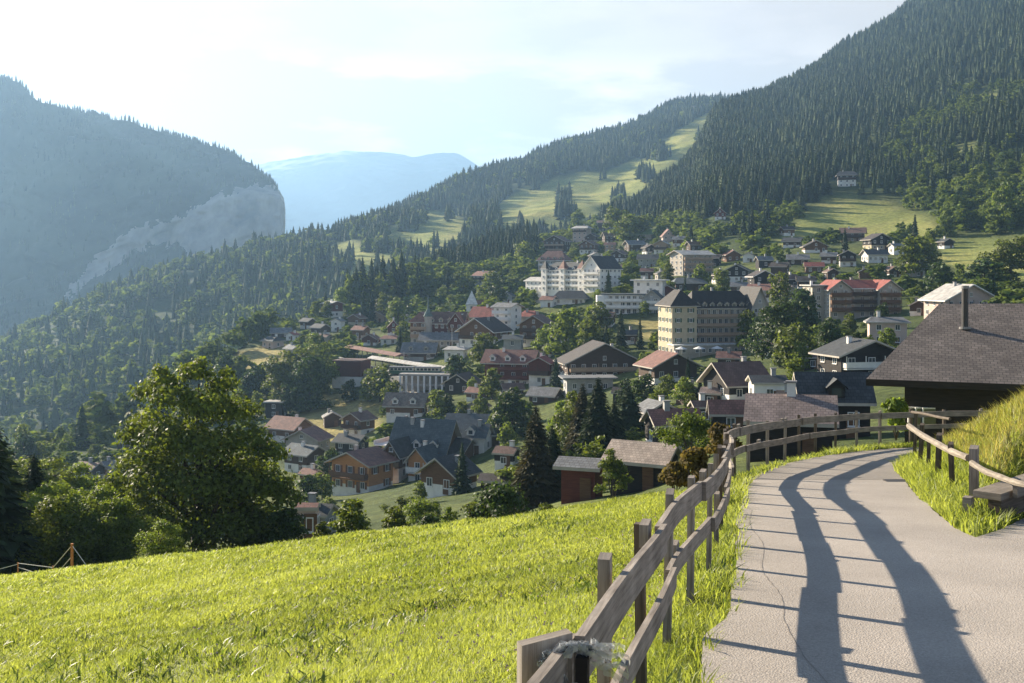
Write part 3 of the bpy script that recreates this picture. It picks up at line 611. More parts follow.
SHG = mat('green_shutter', (.05,.10,.06), (.035,.07,.045), 3); SHW = mat('brown_shutter', (.22,.10,.05), (.15,.07,.035), 3)
def rowwin(parent, x, y, ang, length, z0, fh, floors, sp_=2.7, w_=1.1, h_=1.35, style='plain', skip=0.0, rr=random, zmax=None):
    n = max(1, int((length-.8)/sp_)); st = length/n
    for f in range(floors):
        for k in range(n):
            if rr.random() < skip: continue
            t_ = -length/2+st*(k+.5); o_ = link('window', window_mesh(w_, h_, style), parent)
            o_.location = (x+math.cos(ang)*t_, y+math.sin(ang)*t_, z0+fh*f+fh*.52); o_.rotation_euler = (0, 0, ang)
def volume(P_, x, y, w, d, h, roof='red', rise=2.5, ridge='x', over=.8, base='white', up=None, split=.45, floors=2, hip=0.0, style='plain', balc=0, chim=1, dorm=0, sp_=2.7, z=0, foot=3.5, skip=.08, rr=None, balm='wood', roofm=None, thick=.28, gwin=True, winh=1.35, winw=1.1, flat=False, sides='flr', trim=None):
    """one wing: walls with a plaster base and a timber upper floor, a pitched roof, window rows, balconies, chimney"""
    rr = rr or random.Random(int(abs(x*7+w*13+h*17))); up = up or base; hs = h*split if up != base else h
    w2, d2 = w/2, d/2
    mb = MB(); mb.box(x-w2, x+w2, y-d2, y+d2, z-foot, z+hs); mb.build('wall', W[base], P_)
    rmat = RF[roof]; tr = trim or TRIM
    if up != base or not hip:
        mb = MB(); o_ = 0.04 if up != base else .0
        if up != base: mb.box(x-w2-o_, x+w2+o_, y-d2-o_, y+d2+o_, z+hs+.002, z+h)
        if not flat and hip == 0:
            g = w2+o_ if ridge == 'y' else d2+o_
            if ridge == 'y':
                A = [(x-w2-o_, y-d2-o_, z+h), (x+w2+o_, y-d2-o_, z+h), (x, y-d2-o_, z+h+rise*.97)]; B = [(q[0], y+d2+o_, q[2]) for q in A]
            else:
                A = [(x+w2+o_, y-d2-o_, z+h), (x+w2+o_, y+d2+o_, z+h), (x+w2+o_, y, z+h+rise*.97)]; B = [(x-w2-o_, q[1], q[2]) for q in A]
            mb.face(A); mb.face(B[::-1]); mb.face([A[1], B[1], B[2], A[2]]); mb.face([A[2], B[2], B[0], A[0]])
        if mb.f: mb.build('upper_wall' if up != base else 'gable', W[up], P_)
    rb = MB(); top = z+h
    if flat:
        rb.box(x-w2-over, x+w2+over, y-d2-over, y+d2+over, top+.003, top+.4, 0)
    elif hip > 0:
        rx = (w2+over)*(1-hip) if ridge == 'x' else 0.001; ry = (d2+over)*(1-hip) if ridge == 'y' else .001; eo = top-.1
        e = [(x-w2-over,y-d2-over,eo),(x+w2+over,y-d2-over,eo),(x+w2+over,y+d2+over,eo),(x-w2-over,y+d2+over,eo)]
        el_ = [(q[0], q[1], q[2]-thick) for q in e]; r = [(x-rx,y-ry,top+rise),(x+rx,y-ry,top+rise),(x+rx,y+ry,top+rise),(x-rx,y+ry,top+rise)]
        for q in range(4):
            k = (q+1) % 4; rb.face([e[q], e[k], r[k], r[q]], 0); rb.face([el_[q], el_[k], e[k], e[q]], 1)
        rb.face(r, 0); rb.face(el_[::-1], 1)
    else:
        def slab(a_, b_, c_, d_):      # eave a-b, ridge c-d
            dn = (0, 0, -thick); lo = [tuple(q[i]+dn[i] for i in range(3)) for q in (a_, b_, c_, d_)]; hi = [a_, b_, c_, d_]
            rb.face(hi, 0); rb.face(lo[::-1], 1)
            for q in range(4): k = (q+1) % 4; rb.face([lo[q], lo[k], hi[k], hi[q]], 1)
        if ridge == 'y':
            k = rise/w2; ez = top-k*over+thick; rz = top+rise+thick; X0, X1, Y0, Y1 = x-w2-over, x+w2+over, y-d2-over*1.15, y+d2+over*.8
            slab((X0,Y1,ez),(X0,Y0,ez),(x,Y0,rz),(x,Y1,rz)); slab((X1,Y0,ez),(X1,Y1,ez),(x+.002,Y1,rz),(x+.002,Y0,rz))
        else:
            k = rise/d2; ez = top-k*over+thick; rz = top+rise+thick; X0, X1, Y0, Y1 = x-w2-over, x+w2+over, y-d2-over, y+d2+over
            slab((X0,Y0,ez),(X1,Y0,ez),(X1,y,rz),(X0,y,rz)); slab((X1,Y1,ez),(X0,Y1,ez),(X0,y+.002,rz),(X1,y+.002,rz))
    R_ = rb.build('roof', [rmat, tr], P_)
    fh = h/floors
    for side in sides:
        if side == 'f': rowwin(P_, x, y-d2-.045, 0, w, z, fh, floors, sp_, winw, winh, style, skip, rr)
        if side == 'r': rowwin(P_, x+w2+.045, y, math.pi/2, d, z, fh, floors, sp_*1.15, winw, winh, style, skip, rr)
        if side == 'l': rowwin(P_, x-w2-.045, y, -math.pi/2, d, z, fh, floors, sp_*1.15, winw, winh, style, skip, rr)
    if gwin and hip == 0 and not flat and rise > 2.2:
        if ridge == 'y': rowwin(P_, x, y-d2-.045, 0, min(w*.45, 5.5), z+h-.1, min(fh, rise*.7), 1, sp_, .9, min(1.1, rise*.4), style, 0, rr)
    for b_ in range(int(balc)):
        zf = z+fh*(floors-1-b_)-.02
        if zf < z+.5: break
        mb = MB(); bw = w2*.96; y0 = y-d2-.05
        if ridge == 'x' and balc > 5: bw = w2
        mb.box(x-bw, x+bw, y0-1.25, y0, zf-.16, zf, 0)
        mb.box(x-bw, x+bw, y0-1.28, y0-1.22, zf+.12, zf+1.0, 1); mb.box(x-bw-.02, x+bw+.02, y0-1.31, y0-1.19, zf+1.001, zf+1.08, 0)
        for sx_ in (-1, 1): mb.box(x+sx_*bw-.04, x+sx_*bw+.04, y0-1.2, y0, zf+.12, zf+1.0, 1)
        nb = max(2, int(w/3.4))
        for q in range(nb+1):
            px_ = x-bw+.08+(2*bw-.16)*q/nb; mb.box(px_-.06, px_+.06, y0-1.2, y0-1.08, zf, zf+fh-.2, 0)
        mb.build('balcony', [W.get(balm, WHITE), W.get(balm, WHITE)], P_)
    for c in range(chim):
        cx_ = x+w2*rr.uniform(-.5, .5); cy_ = y+d2*rr.uniform(-.3, .3); zz = top+(rise*(1-abs((cx_-x)/w2 if ridge == 'y' else (cy_-y)/d2)) if not flat else .3)
        mb = MB(); mb.box(cx_-.35, cx_+.35, cy_-.3, cy_+.3, zz-.5, zz+1.25, 0); mb.box(cx_-.45, cx_+.45, cy_-.4, cy_+.4, zz+1.253, zz+1.4, 1); mb.build('chimney', [W['grey'] if rr.random() < .5 else W['white'], METAL], R_)
    for k in range(dorm):
        dx = x-w2+w*(k+.5)/dorm; yy = y-d2-over*.2; zb = top+.15; dw = .75; dh = 1.1
        kk = rise/(d2+over); mb = MB(); depth = min(3.0, dh/kk*1.1+1)
        mb.box(dx-dw, dx+dw, yy, yy+depth, zb, zb+dh, 0); mb.face([(dx-dw*.6, yy-.012, zb+.2),(dx+dw*.6, yy-.012, zb+.2),(dx+dw*.6, yy-.012, zb+dh-.1),(dx-dw*.6, yy-.012, zb+dh-.1)], 2)
        a_, b_, c_ = (dx-dw-.25, zb+dh-.1), (dx+dw+.25, zb+dh-.1), (dx, zb+dh+.75)
        for s0_, s1_ in ((a_, c_), (c_, b_)):
            mb.face([(s0_[0], yy-.3, s0_[1]+.02), (s1_[0], yy-.3, s1_[1]+.02), (s1_[0], yy+depth+.6, s1_[1]+.02), (s0_[0], yy+depth+.6, s0_[1]+.02)], 1)
            mb.face([(s0_[0], yy-.3, s0_[1]-.12), (s1_[0], yy-.3, s1_[1]-.12), (s1_[0], yy-.3, s1_[1]+.02), (s0_[0], yy-.3, s0_[1]+.02)], 0)
        mb.face([(a_[0]+.2, yy-.003, a_[1]), (b_[0]-.2, yy-.003, b_[1]), (c_[0], yy-.003, c_[1])], 0)
        mb.build('dormer', [WHITE if base == 'white' else W[base], rmat, GLASS], R_)
    return R_
def site(name, label, cat, phrase, box, rot=0, Z=None, group=None, push=0.0):
    uL, uR, vT, vB = box; uc = (uL+uR)/2
    if Z is None: Z = shA.hit(uc, vB)
    q = P(uc, vB, Z); t_ = empty(name, tuple(q), math.radians(rot)); tag(t_, label, cat, group)
    s_ = Z/F; HOUSES.append(dict(box=box, Z=Z, c=(q[0], q[1]), r=(uR-uL)*s_*.55, ph=phrase)); return t_, s_, Z
def house(name, label, cat, phrase, box, rot=0, ratio=.85, pitch=.5, Z=None, floors=None, over=None, dfix=None, group=None, **kw):
    t_, s_, Z = site(name, label, cat, phrase, box, rot, Z, group)
    W_ = (box[1]-box[0])*s_*1.12; H_ = (box[3]-box[2])*s_; ov = over if over is not None else min(1.3, W_*.08)
    c_, sn = abs(math.cos(math.radians(rot))), abs(math.sin(math.radians(rot)))
    w = (W_-2*ov*c_)/(c_+ratio*sn); d = w*ratio; ridge = kw.get('ridge', 'x'); span = w/2 if ridge == 'y' else d/2
    rise = min(pitch*span, H_*.5) if not kw.get('flat') else 0
    h = max(2.3, H_-rise-.3)
    fl = floors or max(1, round(h/2.8))
    kw.setdefault('rr', random.Random(int(box[0]*3+box[2])))
    dep = (w*sn+d*c_)/2; t_.location.y += dep; t_.location.x *= t_.location.y/(t_.location.y-dep); HOUSES[-1]['c'] = tuple(t_.location[:2])
    kw.setdefault('winh', min(1.35, h/fl*.5))
    volume(t_, 0, 0, w, d, h, rise=rise, over=ov, floors=fl, **kw)
    # front door
    mb = MB(); mb.box(-.5, .5, -d/2-.1, -d/2-.05, 0, 2.05); mb.box(.3,.4, -d/2-.14, -d/2-.103, .95, 1.05)
    dr_ = mb.build('door', W['brown'], t_); dr_.location.x = w*.22
    return t_
H = house; ch = 'chalets and houses of the village'
# --- far left end of the village
H('chalet','brown chalet with a pale flat-pitched roof on the left village edge','chalet','pale roofed edge chalet',(322,343,301,318),-50,base='white',up='redwood',roof='pale',pitch=.3,group=ch,balc=1)
H('house','pinkish house with dark hipped roof at the far left field','house','pinkish field house',(262,284,336,349),-40,base='pink',roof='slate',hip=.4,pitch=.6,group=ch)
H('barn','low grey roofed barn at the outermost left of the village','barn','outermost grey barn',(270,292,328,338),10,base='wood',roof='grey',group=ch,chim=0)
H('cottage','tiny cottage with red roof beside the pinkish house','cottage','tiny red cottage',(286,299,332,341),-30,base='white',roof='red',ridge='y',group=ch)
H('chalet','small tan gabled chalet below the spruces left of the red hotel','chalet','tan gabled chalet',(369,389,311,323),-15,base='tan',roof='brown',ridge='y',group=ch)
H('chalet','narrow red-brown chalet with a pointed pale-edged gable','chalet','narrow red gable chalet',(387,400,320,338),5,base='white',up='redwood',roof='rust',ridge='y',pitch=1.1,group=ch)
H('house','white house with grey gable roof above the station','house','white gable house',(331,345,318,332),-20,base='white',roof='grey',ridge='y',group=ch)
H('chalet','dark chalet low on the left above the station terrace','chalet','dark terrace chalet',(311,330,324,337),-40,base='white',up='wood',roof='slate',group=ch)
H('house','low white shop building beside the narrow red chalet','shop','low white shop',(381,401,335,345),-10,base='white',roof='rust',hip=.3,pitch=.4,group=ch)
H('chalet','ochre chalet with brown roof between trees above the station','chalet','ochre chalet',(348,366,314,326),-25,base='yellow',up='brown',roof='brown',ridge='y',group=ch)
H('chalet','grey shingled chalet on the slope left of the station','chalet','grey shingled chalet',(284,304,345,357),-45,base='grey',roof='grey',group=ch)
# --- centre left
H('chalet','white and red chalet under the spruce wood left of the white hotel','chalet','white chalet under the wood',(473,499,271,289),-42,base='white',roof='rust',pitch=.45,trim=WHITE,group=ch,balc=1)
H('house','long grey roofed shop row with a window band below the red hotel','shops','long shop row',(421,467,333,348),-6,ratio=.5,base='cream',roof='grey',pitch=.5,group=ch,sp_=2.0)
H('house','grey gabled station house with dark cross roof','station building','grey station house',(403,438,343,362),-8,ratio=.6,base='grey',up='wood',roof='grey',ridge='x',pitch=.8,dorm=2,group=ch)
H('restaurant','white cafe front with brown awning band by the station square','cafe','white cafe front',(444,468,346,361),-12,base='white',roof='pale',hip=.3,pitch=.3,group=ch)
H('chalet','wide timber chalet with crossed pale gable edges below the red roofs','chalet','wide pale-edged chalet',(459,510,318,347),-28,ratio=.9,base='white',up='brown',roof='dark',ridge='y',pitch=.62,trim=WHITE,group=ch,balc=2)
H('house','house with bright red tiled gable roof beside the red hotel','house','bright red roof',(470,504,307,325),-25,base='cream',roof='red',pitch=.75,group=ch)
H('hotel','white four-storey house with grey roof and balconies amid red roofs','hotel','white four-storey house',(493,522,303,333),-35,ratio=.9,base='white',roof='grey',pitch=.35,floors=4,balc=3,balm='x',group=ch)
H('house','red roofed house right of the white four-storey house','house','second red roof',(519,541,310,327),-30,base='cream',roof='red',hip=.4,pitch=.8,group=ch)
H('chalet','brown timber chalet with broad brown gable roof in the centre','chalet','broad brown gable chalet',(519,556,315,346),-20,base='white',up='brown',roof='brown',ridge='y',pitch=.6,group=ch,balc=2)
H('shop','blue-grey glass fronted shop between the chalets','shop','glass fronted shop',(503,524,335,356),-8,base='grey',roof='blue',pitch=.4,group=ch,winh=1.6)
H('chalet','large red timber chalet with many balconies and red gables','chalet','large red balcony chalet',(484,540,351,388),-15,ratio=.7,base='white',up='redwood',roof='rust',ridge='x',pitch=.6,balc=2,balm='redwood',group=ch,dorm=3,split=.3)
H('chalet','low red roofed annex right of the red balcony chalet','chalet','low red annex',(528,556,357,386),-20,base='white',up='redwood',roof='red',ridge='y',group=ch,balc=1)
H('barn','black timber barn with a steep gable below the station wall','barn','black gable barn',(444,482,374,394),-22,base='black',roof='dark',ridge='y',pitch=.6,group=ch,chim=0)
H('hotel','very large dark chalet hotel behind the round trees in the centre','hotel','large dark chalet hotel',(558,640,343,380),10,ratio=.6,base='white',up='wood',roof='dark',ridge='y',pitch=.5,balc=3,balm='tan',group=ch,split=.3)
H('chalet','red-brown roofed chalet with pale gable trim below the palace hotel','chalet','trimmed gable chalet',(638,697,353,384),18,ratio=.8,base='white',up='wood',roof='rust',ridge='y',pitch=.5,balc=2,group=ch,split=.3)
H('house','low garage building with flat grey roof in the village centre','garage','flat roofed garage',(562,614,378,394),6,ratio=.5,base='grey',roof='grey',flat=True,group=ch,chim=0)
H('barn','low barn with curved grey shingle roof between the spruces','barn','grey shingle barn',(528,563,391,405),-25,base='wood',roof='grey',pitch=.55,group=ch,chim=0)
H('chalet','dark chalet with broad grey roof right of the tall spruces','chalet','broad grey roof chalet',(634,678,402,428),20,base='white',up='black',roof='grey',ridge='y',pitch=.5,group=ch)
H('chalet','dark timber chalet with brown-red roof above the small barn','chalet','brown-red roof chalet',(645,701,411,452),12,ratio=.8,base='white',up='black',roof='rust',ridge='x',pitch=.6,balc=2,group=ch,split=.3)
# --- lower left cluster
H('chalet','chalet with two red-brown cross gables beside the dry field','chalet','red-brown twin gable house',(268,312,419,444),-30,base='white',up='brown',roof='rust',ridge='x',pitch=.6,group=ch)
H('chalet','red-brown roofed house just below the twin gable house','chalet','lower red-brown house',(286,330,430,455),-15,base='cream',roof='rust',ridge='y',pitch=.5,group=ch)
H('house','blue-grey roofed house in the shade below the red-brown roofs','house','blue-grey roof house',(284,326,447,474),-35,base='white',up='wood',roof='blue',pitch=.5,group=ch)
H('shed','dark shed with pale flat roof left of the dry field','shed','pale topped shed',(266,287,402,418),-10,base='black',roof='pale',flat=True,group=ch,chim=0)
H('chalet','old brown chalet with gable at the foot of the dry field','chalet','old brown field chalet',(343,375,413,438),-35,base='white',up='brown',roof='brown',ridge='y',pitch=.5,balc=1,group=ch)
H('barn','nearly black timber house left of the big slate chalet','chalet','nearly black house',(335,369,436,460),-25,base='black',roof='slate',pitch=.5,group=ch)
H('chalet','chalet with broad wooden shingle roof above the big slate chalet','chalet','shingle roofed chalet',(386,428,394,420),-8,ratio=.7,base='white',up='brown',roof='shingle',pitch=.75,dorm=2,group=ch)
H('chalet','orange timber chalet with brown roof on the lower meadow','chalet','orange timber chalet',(331,394,453,494),-32,ratio=.8,base='white',up='orange',roof='rust',ridge='y',pitch=.42,balc=2,balm='brown',group=ch,split=.25,style='shut')
H('house','long grey slate roofed house at the village lane','house','long grey slate house',(447,491,415,433),-12,ratio=.5,base='white',roof='blue',pitch=.7,group=ch)
H('house','white walled house with a grey roof and pointed gable at the lane','house','white lane house',(457,493,425,456),-20,ratio=.8,base='white',roof='blue',pitch=.9,group=ch,dorm=1)
H('chalet','dark roofed chalet with a white terrace and parasols','chalet','terrace chalet',(420,478,459,496),-35,ratio=.8,base='white',up='brown',roof='slate',ridge='y',pitch=.65,group=ch,balc=1)
H('shed','small blackened hut with shallow roof at the meadow edge','hut','blackened meadow hut',(480,516,476,512),-10,base='black',roof='dark',pitch=.3,group=ch,chim=0)
H('house','dark blue roofed house half hidden behind the round tree','house','half hidden blue roof',(296,336,508,536),-15,base='grey',roof='slate',pitch=.5,group=ch)
H('shed','low shed with a reddish sheet roof beside the round tree','shed','reddish sheet shed',(298,318,520,540),0,base='pink',roof='rust',pitch=.3,group=ch,chim=0,Z=88)
H('chalet','brown roofed chalet glimpsed between trees at the far lower left','chalet','far lower left chalet',(76,104,464,482),-25,base='white',up='wood',roof='brown',group=ch)
H('chalet','grey roofed chalet beside the far lower left chalet','chalet','grey neighbour chalet',(98,124,462,478),-40,base='grey',roof='grey',ridge='y',group=ch)
H('barn','grey field barn on the slope behind the big broadleaf tree','barn','grey field barn',(118,140,438,450),-20,base='wood',roof='grey',group=ch,chim=0)
# --- around and behind the palace hotel
H('hotel','beige four-storey chalet hotel with pale roof and long balconies','hotel','beige balcony hotel',(670,712,250,276),24,ratio=.7,base='cream',roof='pale',pitch=.3,floors=4,balc=3,balm='tan',group=ch,sp_=2.2)
H('house','flat roofed white and red block behind the modern glass hotel','house','flat white and red block',(632,668,280,303),-18,ratio=.7,base='white',roof='white',flat=True,group=ch)
H('chalet','pinkish chalet high under the forest at the upper left','chalet','high pinkish chalet',(572,592,225,243),-25,base='pink',roof='pale',hip=.3,pitch=.4,group=ch,balc=1)
H('chalet','white balcony chalet below the high pinkish chalet','chalet','white balcony chalet',(579,599,240,254),-30,base='white',up='brown',roof='brown',ridge='y',group=ch,balc=1)
H('chalet','timber chalet with flat brown roof high under the forest','chalet','high timber chalet',(597,616,220,231),-5,base='wood',roof='brown',pitch=.3,group=ch)
H('chalet','chalet with a moss green roof high above the hotels','chalet','moss roofed chalet',(636,655,229,242),-20,base='cream',roof='green',pitch=.7,group=ch)
H('chalet','steep pink gabled chalet right of the moss roofed chalet','chalet','steep pink gable chalet',(661,674,229,244),5,base='pink',roof='rust',ridge='y',pitch=1.1,group=ch)
H('chalet','pink and white chalet below the steep pink gable chalet','chalet','pink and white chalet',(653,671,240,254),-20,base='white',up='tan',roof='pale',ridge='y',group=ch,balc=1)
H('chalet','brown chalet with grey roof between orchard trees above the hotels','chalet','orchard chalet',(624,645,240,252),15,base='wood',roof='grey',group=ch)
H('house','small white house with grey gable right behind the white hotel','house','small white gable house',(588,603,252,264),10,base='white',roof='grey',ridge='y',group=ch)
H('house','grey rendered house left below the beige balcony hotel','house','grey rendered house',(637,659,254,268),-10,base='grey',roof='slate',group=ch)
H('tower_house','small white and red house alone in the forest edge','house','lone forest edge house',(714,727,208,220),-15,base='white',up='redwood',roof='red',ridge='y',pitch=.8,group=ch)
H('chalet','brown chalet with a pale front high between trees','chalet','pale fronted chalet',(611,628,250,262),-35,base='white',up='wood',roof='brown',ridge='y',group=ch)
H('chalet','dark chalet with dark roof left in the shaded cluster','chalet','left shaded chalet',(724,752,264,282),-20,base='white',up='black',roof='dark',ridge='y',group=ch)
H('chalet','dark timber chalet with a pale roof edge in the shaded cluster','chalet','pale-edged shaded chalet',(748,774,270,288),10,base='black',roof='dark',ridge='y',trim=WHITE,group=ch)
H('chalet','rust roofed chalet directly behind the palace hotel ridge','chalet','rust roof behind palace',(746,778,284,304),-30,base='white',up='wood',roof='rust',group=ch)
H('house','cream house with brown roof right behind the palace hotel','house','cream house behind palace',(772,800,286,304),20,base='cream',roof='brown',ridge='y',group=ch)
H('chalet','low dark chalet at left foot of the beige balcony hotel','chalet','low dark chalet',(673,704,277,292),0,base='wood',roof='blue',hip=.3,pitch=.4,group=ch)
H('chalet','red-brown chalet between modern hotel and palace hotel','chalet','chalet between hotels',(655,680,285,300),-10,base='white',up='redwood',roof='brown',ridge='y',group=ch)
# --- right side
H('villa','white villa with dark roof alone high in the forest','villa','lone forest villa',(836,857,170,187),-12,base='white',up='black',roof='slate',hip=.3,pitch=.6,group=ch,balc=1,split=.6)
H('chalet','wide timber chalet with tan front at the foot of the sunny pasture','chalet','tan pasture chalet',(839,867,227,242),-20,base='tan',up='brown',roof='brown',ridge='x',group=ch,balc=1)
H('chalet','dark roofed chalet just right of the tan pasture chalet','chalet','dark pasture chalet',(864,890,233,250),10,base='yellow',up='black',roof='dark',ridge='y',group=ch)
H('house','small white house at the right end of the pasture row','house','small white pasture house',(889,903,243,255),15,base='white',roof='grey',group=ch)
H('house','white house with a row of tall windows below the pasture','house','tall windowed white house',(863,886,249,263),5,base='white',roof='slate',group=ch,sp_=1.8)
H('chalet','black timber chalet on a white ground floor below the pasture','chalet','black and white chalet',(838,857,250,267),-12,base='white',up='black',roof='dark',ridge='y',group=ch,balc=1)
H('barn','low barn with an orange-red roof under the shaded chalets','barn','orange-red roofed barn',(804,824,262,273),-10,base='brown',roof='red',group=ch,chim=0)
H('chalet','white chalet in deep shade left of the pasture','chalet','shaded white chalet',(782,803,237,248),-25,base='white',up='wood',roof='slate',group=ch)
H('chalet','broad brown chalet in the shade below the pasture','chalet','broad shaded chalet',(802,827,240,253),-5,base='white',up='brown',roof='dark',ridge='y',group=ch)
H('chalet','black chalet standing alone at the right edge of the pasture','chalet','lone black chalet',(938,953,238,249),20,base='white',up='black',roof='slate',ridge='y',group=ch)
H('chalet','dark chalet with grey roof above the orange-red roofed barn','chalet','dark upper chalet',(786,810,254,265),-15,base='wood',roof='grey',group=ch)
H('house','pale house deep in trees behind the apartment block','house','pale house in trees',(906,924,262,277),12,base='cream',roof='brown',group=ch)
H('chalet','dark chalet with white shutters and balcony left of the great barn roof','chalet','white shuttered chalet',(818,900,340,382),14,ratio=.7,base='white',up='black',roof='slate',ridge='y',pitch=.38,balc=1,balm='white',group=ch,split=.25,style='plain',winw=1.3)
H('house','pinkish house with grey roof and a white corner tower','house','white corner tower house',(866,908,316,346),-12,ratio=.6,base='pink',roof='grey',hip=.3,pitch=.4,group=ch)
H('house','pink walled house with wide pale roof behind the great barn roof','house','pink walled house',(927,992,284,318),12,ratio=.7,base='pink',roof='pale',ridge='y',pitch=.5,group=ch,balc=1,trim=WHITE)
# --- just beyond the bend
H('chalet','chalet with sweeping grey-brown roof and lower dormer gable','chalet','sweeping grey-brown roof',(704,768,364,404),20,ratio=1.1,base='white',up='black',roof='brown',ridge='x',pitch=.7,group=ch)
H('house','white fronted house with a glazed balcony beyond the bend','house','glazed balcony house',(750,784,376,404),0,ratio=.8,base='white',roof='slate',pitch=.4,balc=1,balm='white',group=ch)
H('barn','low barn with reddish corrugated roof beyond the bend','barn','reddish corrugated barn',(709,750,401,432),-4,ratio=.6,base='black',roof='rust',ridge='x',pitch=.9,group=ch,chim=0)
H('barn','broad barn with brown shingle roof directly behind the fence bend','barn','broad brown barn',(740,842,400,460),-14,ratio=1.2,base='black',roof='mauve',ridge='x',pitch=.42,group=ch,chim=1,skip=1,over=.5)
H('house','tall dark house with steep charcoal roof and small pale gable','house','tall charcoal house',(796,868,374,440),-5,ratio=.7,base='black',roof='slate',ridge='x',pitch=1.0,group=ch,chim=0,dorm=1,over=.5)
H('barn','small timber barn with sunlit wooden shingle roof at the meadow edge','barn','sunlit shingle barn',(607,682,446,492),-30,skip=1,ratio=.7,base='black',roof='palewood',ridge='x',pitch=.62,chim=0,group=ch,over=.7)
H('shed','shed with one grey sloping roof left of the sunlit shingle barn','shed','grey sloping shed',(557,607,460,502),-20,skip=1,ratio=.8,base='redwood',roof='grey',ridge='x',pitch=.35,chim=0,group=ch,over=.6)

WORDS = {'white':'white walled','cream':'cream walled','pink':'pinkish','grey':'grey walled','yellow':'ochre walled','wood':'brown timber','black':'blackish timber','brown':'warm brown timber','redwood':'reddish timber','tan':'tan timber','orange':'orange timber'}
RW = {'red':'red','brown':'brown','rust':'rusty brown','grey':'grey','pale':'pale','slate':'dark slate','blue':'blue-grey','shingle':'wooden shingle','dark':'very dark','white':'whitish','mauve':'mauve-brown'}
MORE = [(352,370,326,340,-30,'pink','brown','rust'),(398,412,312,326,-20,'white',None,'grey'),(300,316,318,329,-40,'white','wood','slate'),(318,332,334,346,-30,'cream',None,'brown'),(362,380,334,346,-15,'white','redwood','brown'),
 (585,600,233,243,-25,'white','wood','dark'),(602,618,232,243,10,'wood',None,'brown'),(617,632,224,235,-30,'white','wood','grey'),(642,656,244,255,20,'white','black','dark'),(604,616,242,252,-10,'tan',None,'rust'),(614,626,264,275,-20,'white','wood','brown'),(672,686,236,247,-15,'white','brown','grey'),
 (686,702,241,252,15,'wood',None,'brown'),(640,654,268,279,-10,'white','wood','rust'),(655,668,270,281,12,'cream',None,'slate'),(704,722,254,267,-25,'black',None,'dark'),(722,740,250,262,12,'brown',None,'rust'),(712,730,270,284,8,'white','black','dark'),(730,748,282,298,-15,'white','wood','grey'),
 (770,790,262,276,-30,'wood',None,'dark'),(776,798,274,290,18,'white','black','brown'),(756,772,256,268,5,'black',None,'grey'),(796,816,276,292,-12,'white','wood','dark'),(824,838,268,280,10,'wood',None,'brown'),(742,756,252,263,-20,'white',None,'slate'),(858,872,268,279,-14,'brown',None,'dark'),(884,900,266,277,14,'white','wood','brown'),
 (820,838,252,264,-20,'white','wood','grey'),(780,794,226,236,12,'white','brown','dark'),
 (594,616,312,328,-20,'white','wood','brown'),(560,580,330,346,12,'cream',None,'rust'),(536,556,344,358,-24,'white','brown','dark'),(620,640,330,345,15,'white','wood','slate'),(540,558,296,308,-30,'white',None,'rust'),(500,516,292,304,-20,'grey',None,'slate'),
 (466,488,388,402,-30,'white','brown','rust'),(500,524,384,398,14,'white','wood','brown'),(612,634,388,404,-18,'black',None,'dark'),(700,724,388,408,-22,'white','black','mauve'),(676,700,388,404,16,'wood',None,'rust'),(690,714,406,424,10,'white','black','brown'),
 (398,418,420,436,-20,'white','wood','rust'),(428,450,398,412,-14,'white','brown','grey'),(466,490,402,416,-26,'cream',None,'brown'),(300,322,470,488,-30,'white','brown','rust'),(256,276,440,456,-24,'white','wood','brown'),(322,342,412,428,14,'wood',None,'grey'),(494,520,448,468,-24,'white','black','brown'),(488,512,430,446,12,'wood',None,'slate'),
 (762,790,340,358,-20,'white','black','mauve'),(798,820,352,370,14,'black',None,'brown'),(776,800,398,416,-18,'white','black','dark'),(716,742,352,368,-14,'cream','wood','rust'),(908,930,300,316,-20,'white','wood','dark')]
seen_ = set()
for (uL, uR, vT, vB, rt_, ba_, up_, ro_) in MORE:
    cx_ = (uL+uR)/2; cands = sorted(HOUSES[:78], key=lambda h_: abs((h_['box'][0]+h_['box'][1])/2-cx_)+1.6*abs(h_['box'][3]-vB))
    for h_ in cands:
        b = h_['box']; dx_ = cx_-(b[0]+b[1])/2; dv_ = vB-b[3]
        rel_ = ('just left of' if dx_ < 0 else 'just right of') if abs(dx_) > 1.5*abs(dv_) else ('just above' if dv_ < 0 else 'just below')
        wd_ = WORDS[up_ or ba_]; ph_ = '%s house with %s roof' % (wd_, RW[ro_]); lb_ = 'small %s %s the %s' % (ph_, rel_, h_['ph'])
        if lb_ not in seen_ and len(lb_.split()) <= 16: seen_.add(lb_); break
    HW = dict(base=ba_, roof=ro_, ridge='y' if (uL+vB) % 3 == 0 else 'x', balc=1 if (uL+uR) % 2 else 0, pitch=.55)
    if up_: HW['up'] = up_
    H('house', lb_, 'house', wd_+' house '+rel_.replace('just ', '')+' the '+h_['ph'], (uL,uR,vT,vB), rt_, group=ch, **HW)
NOREF = len(MORE)
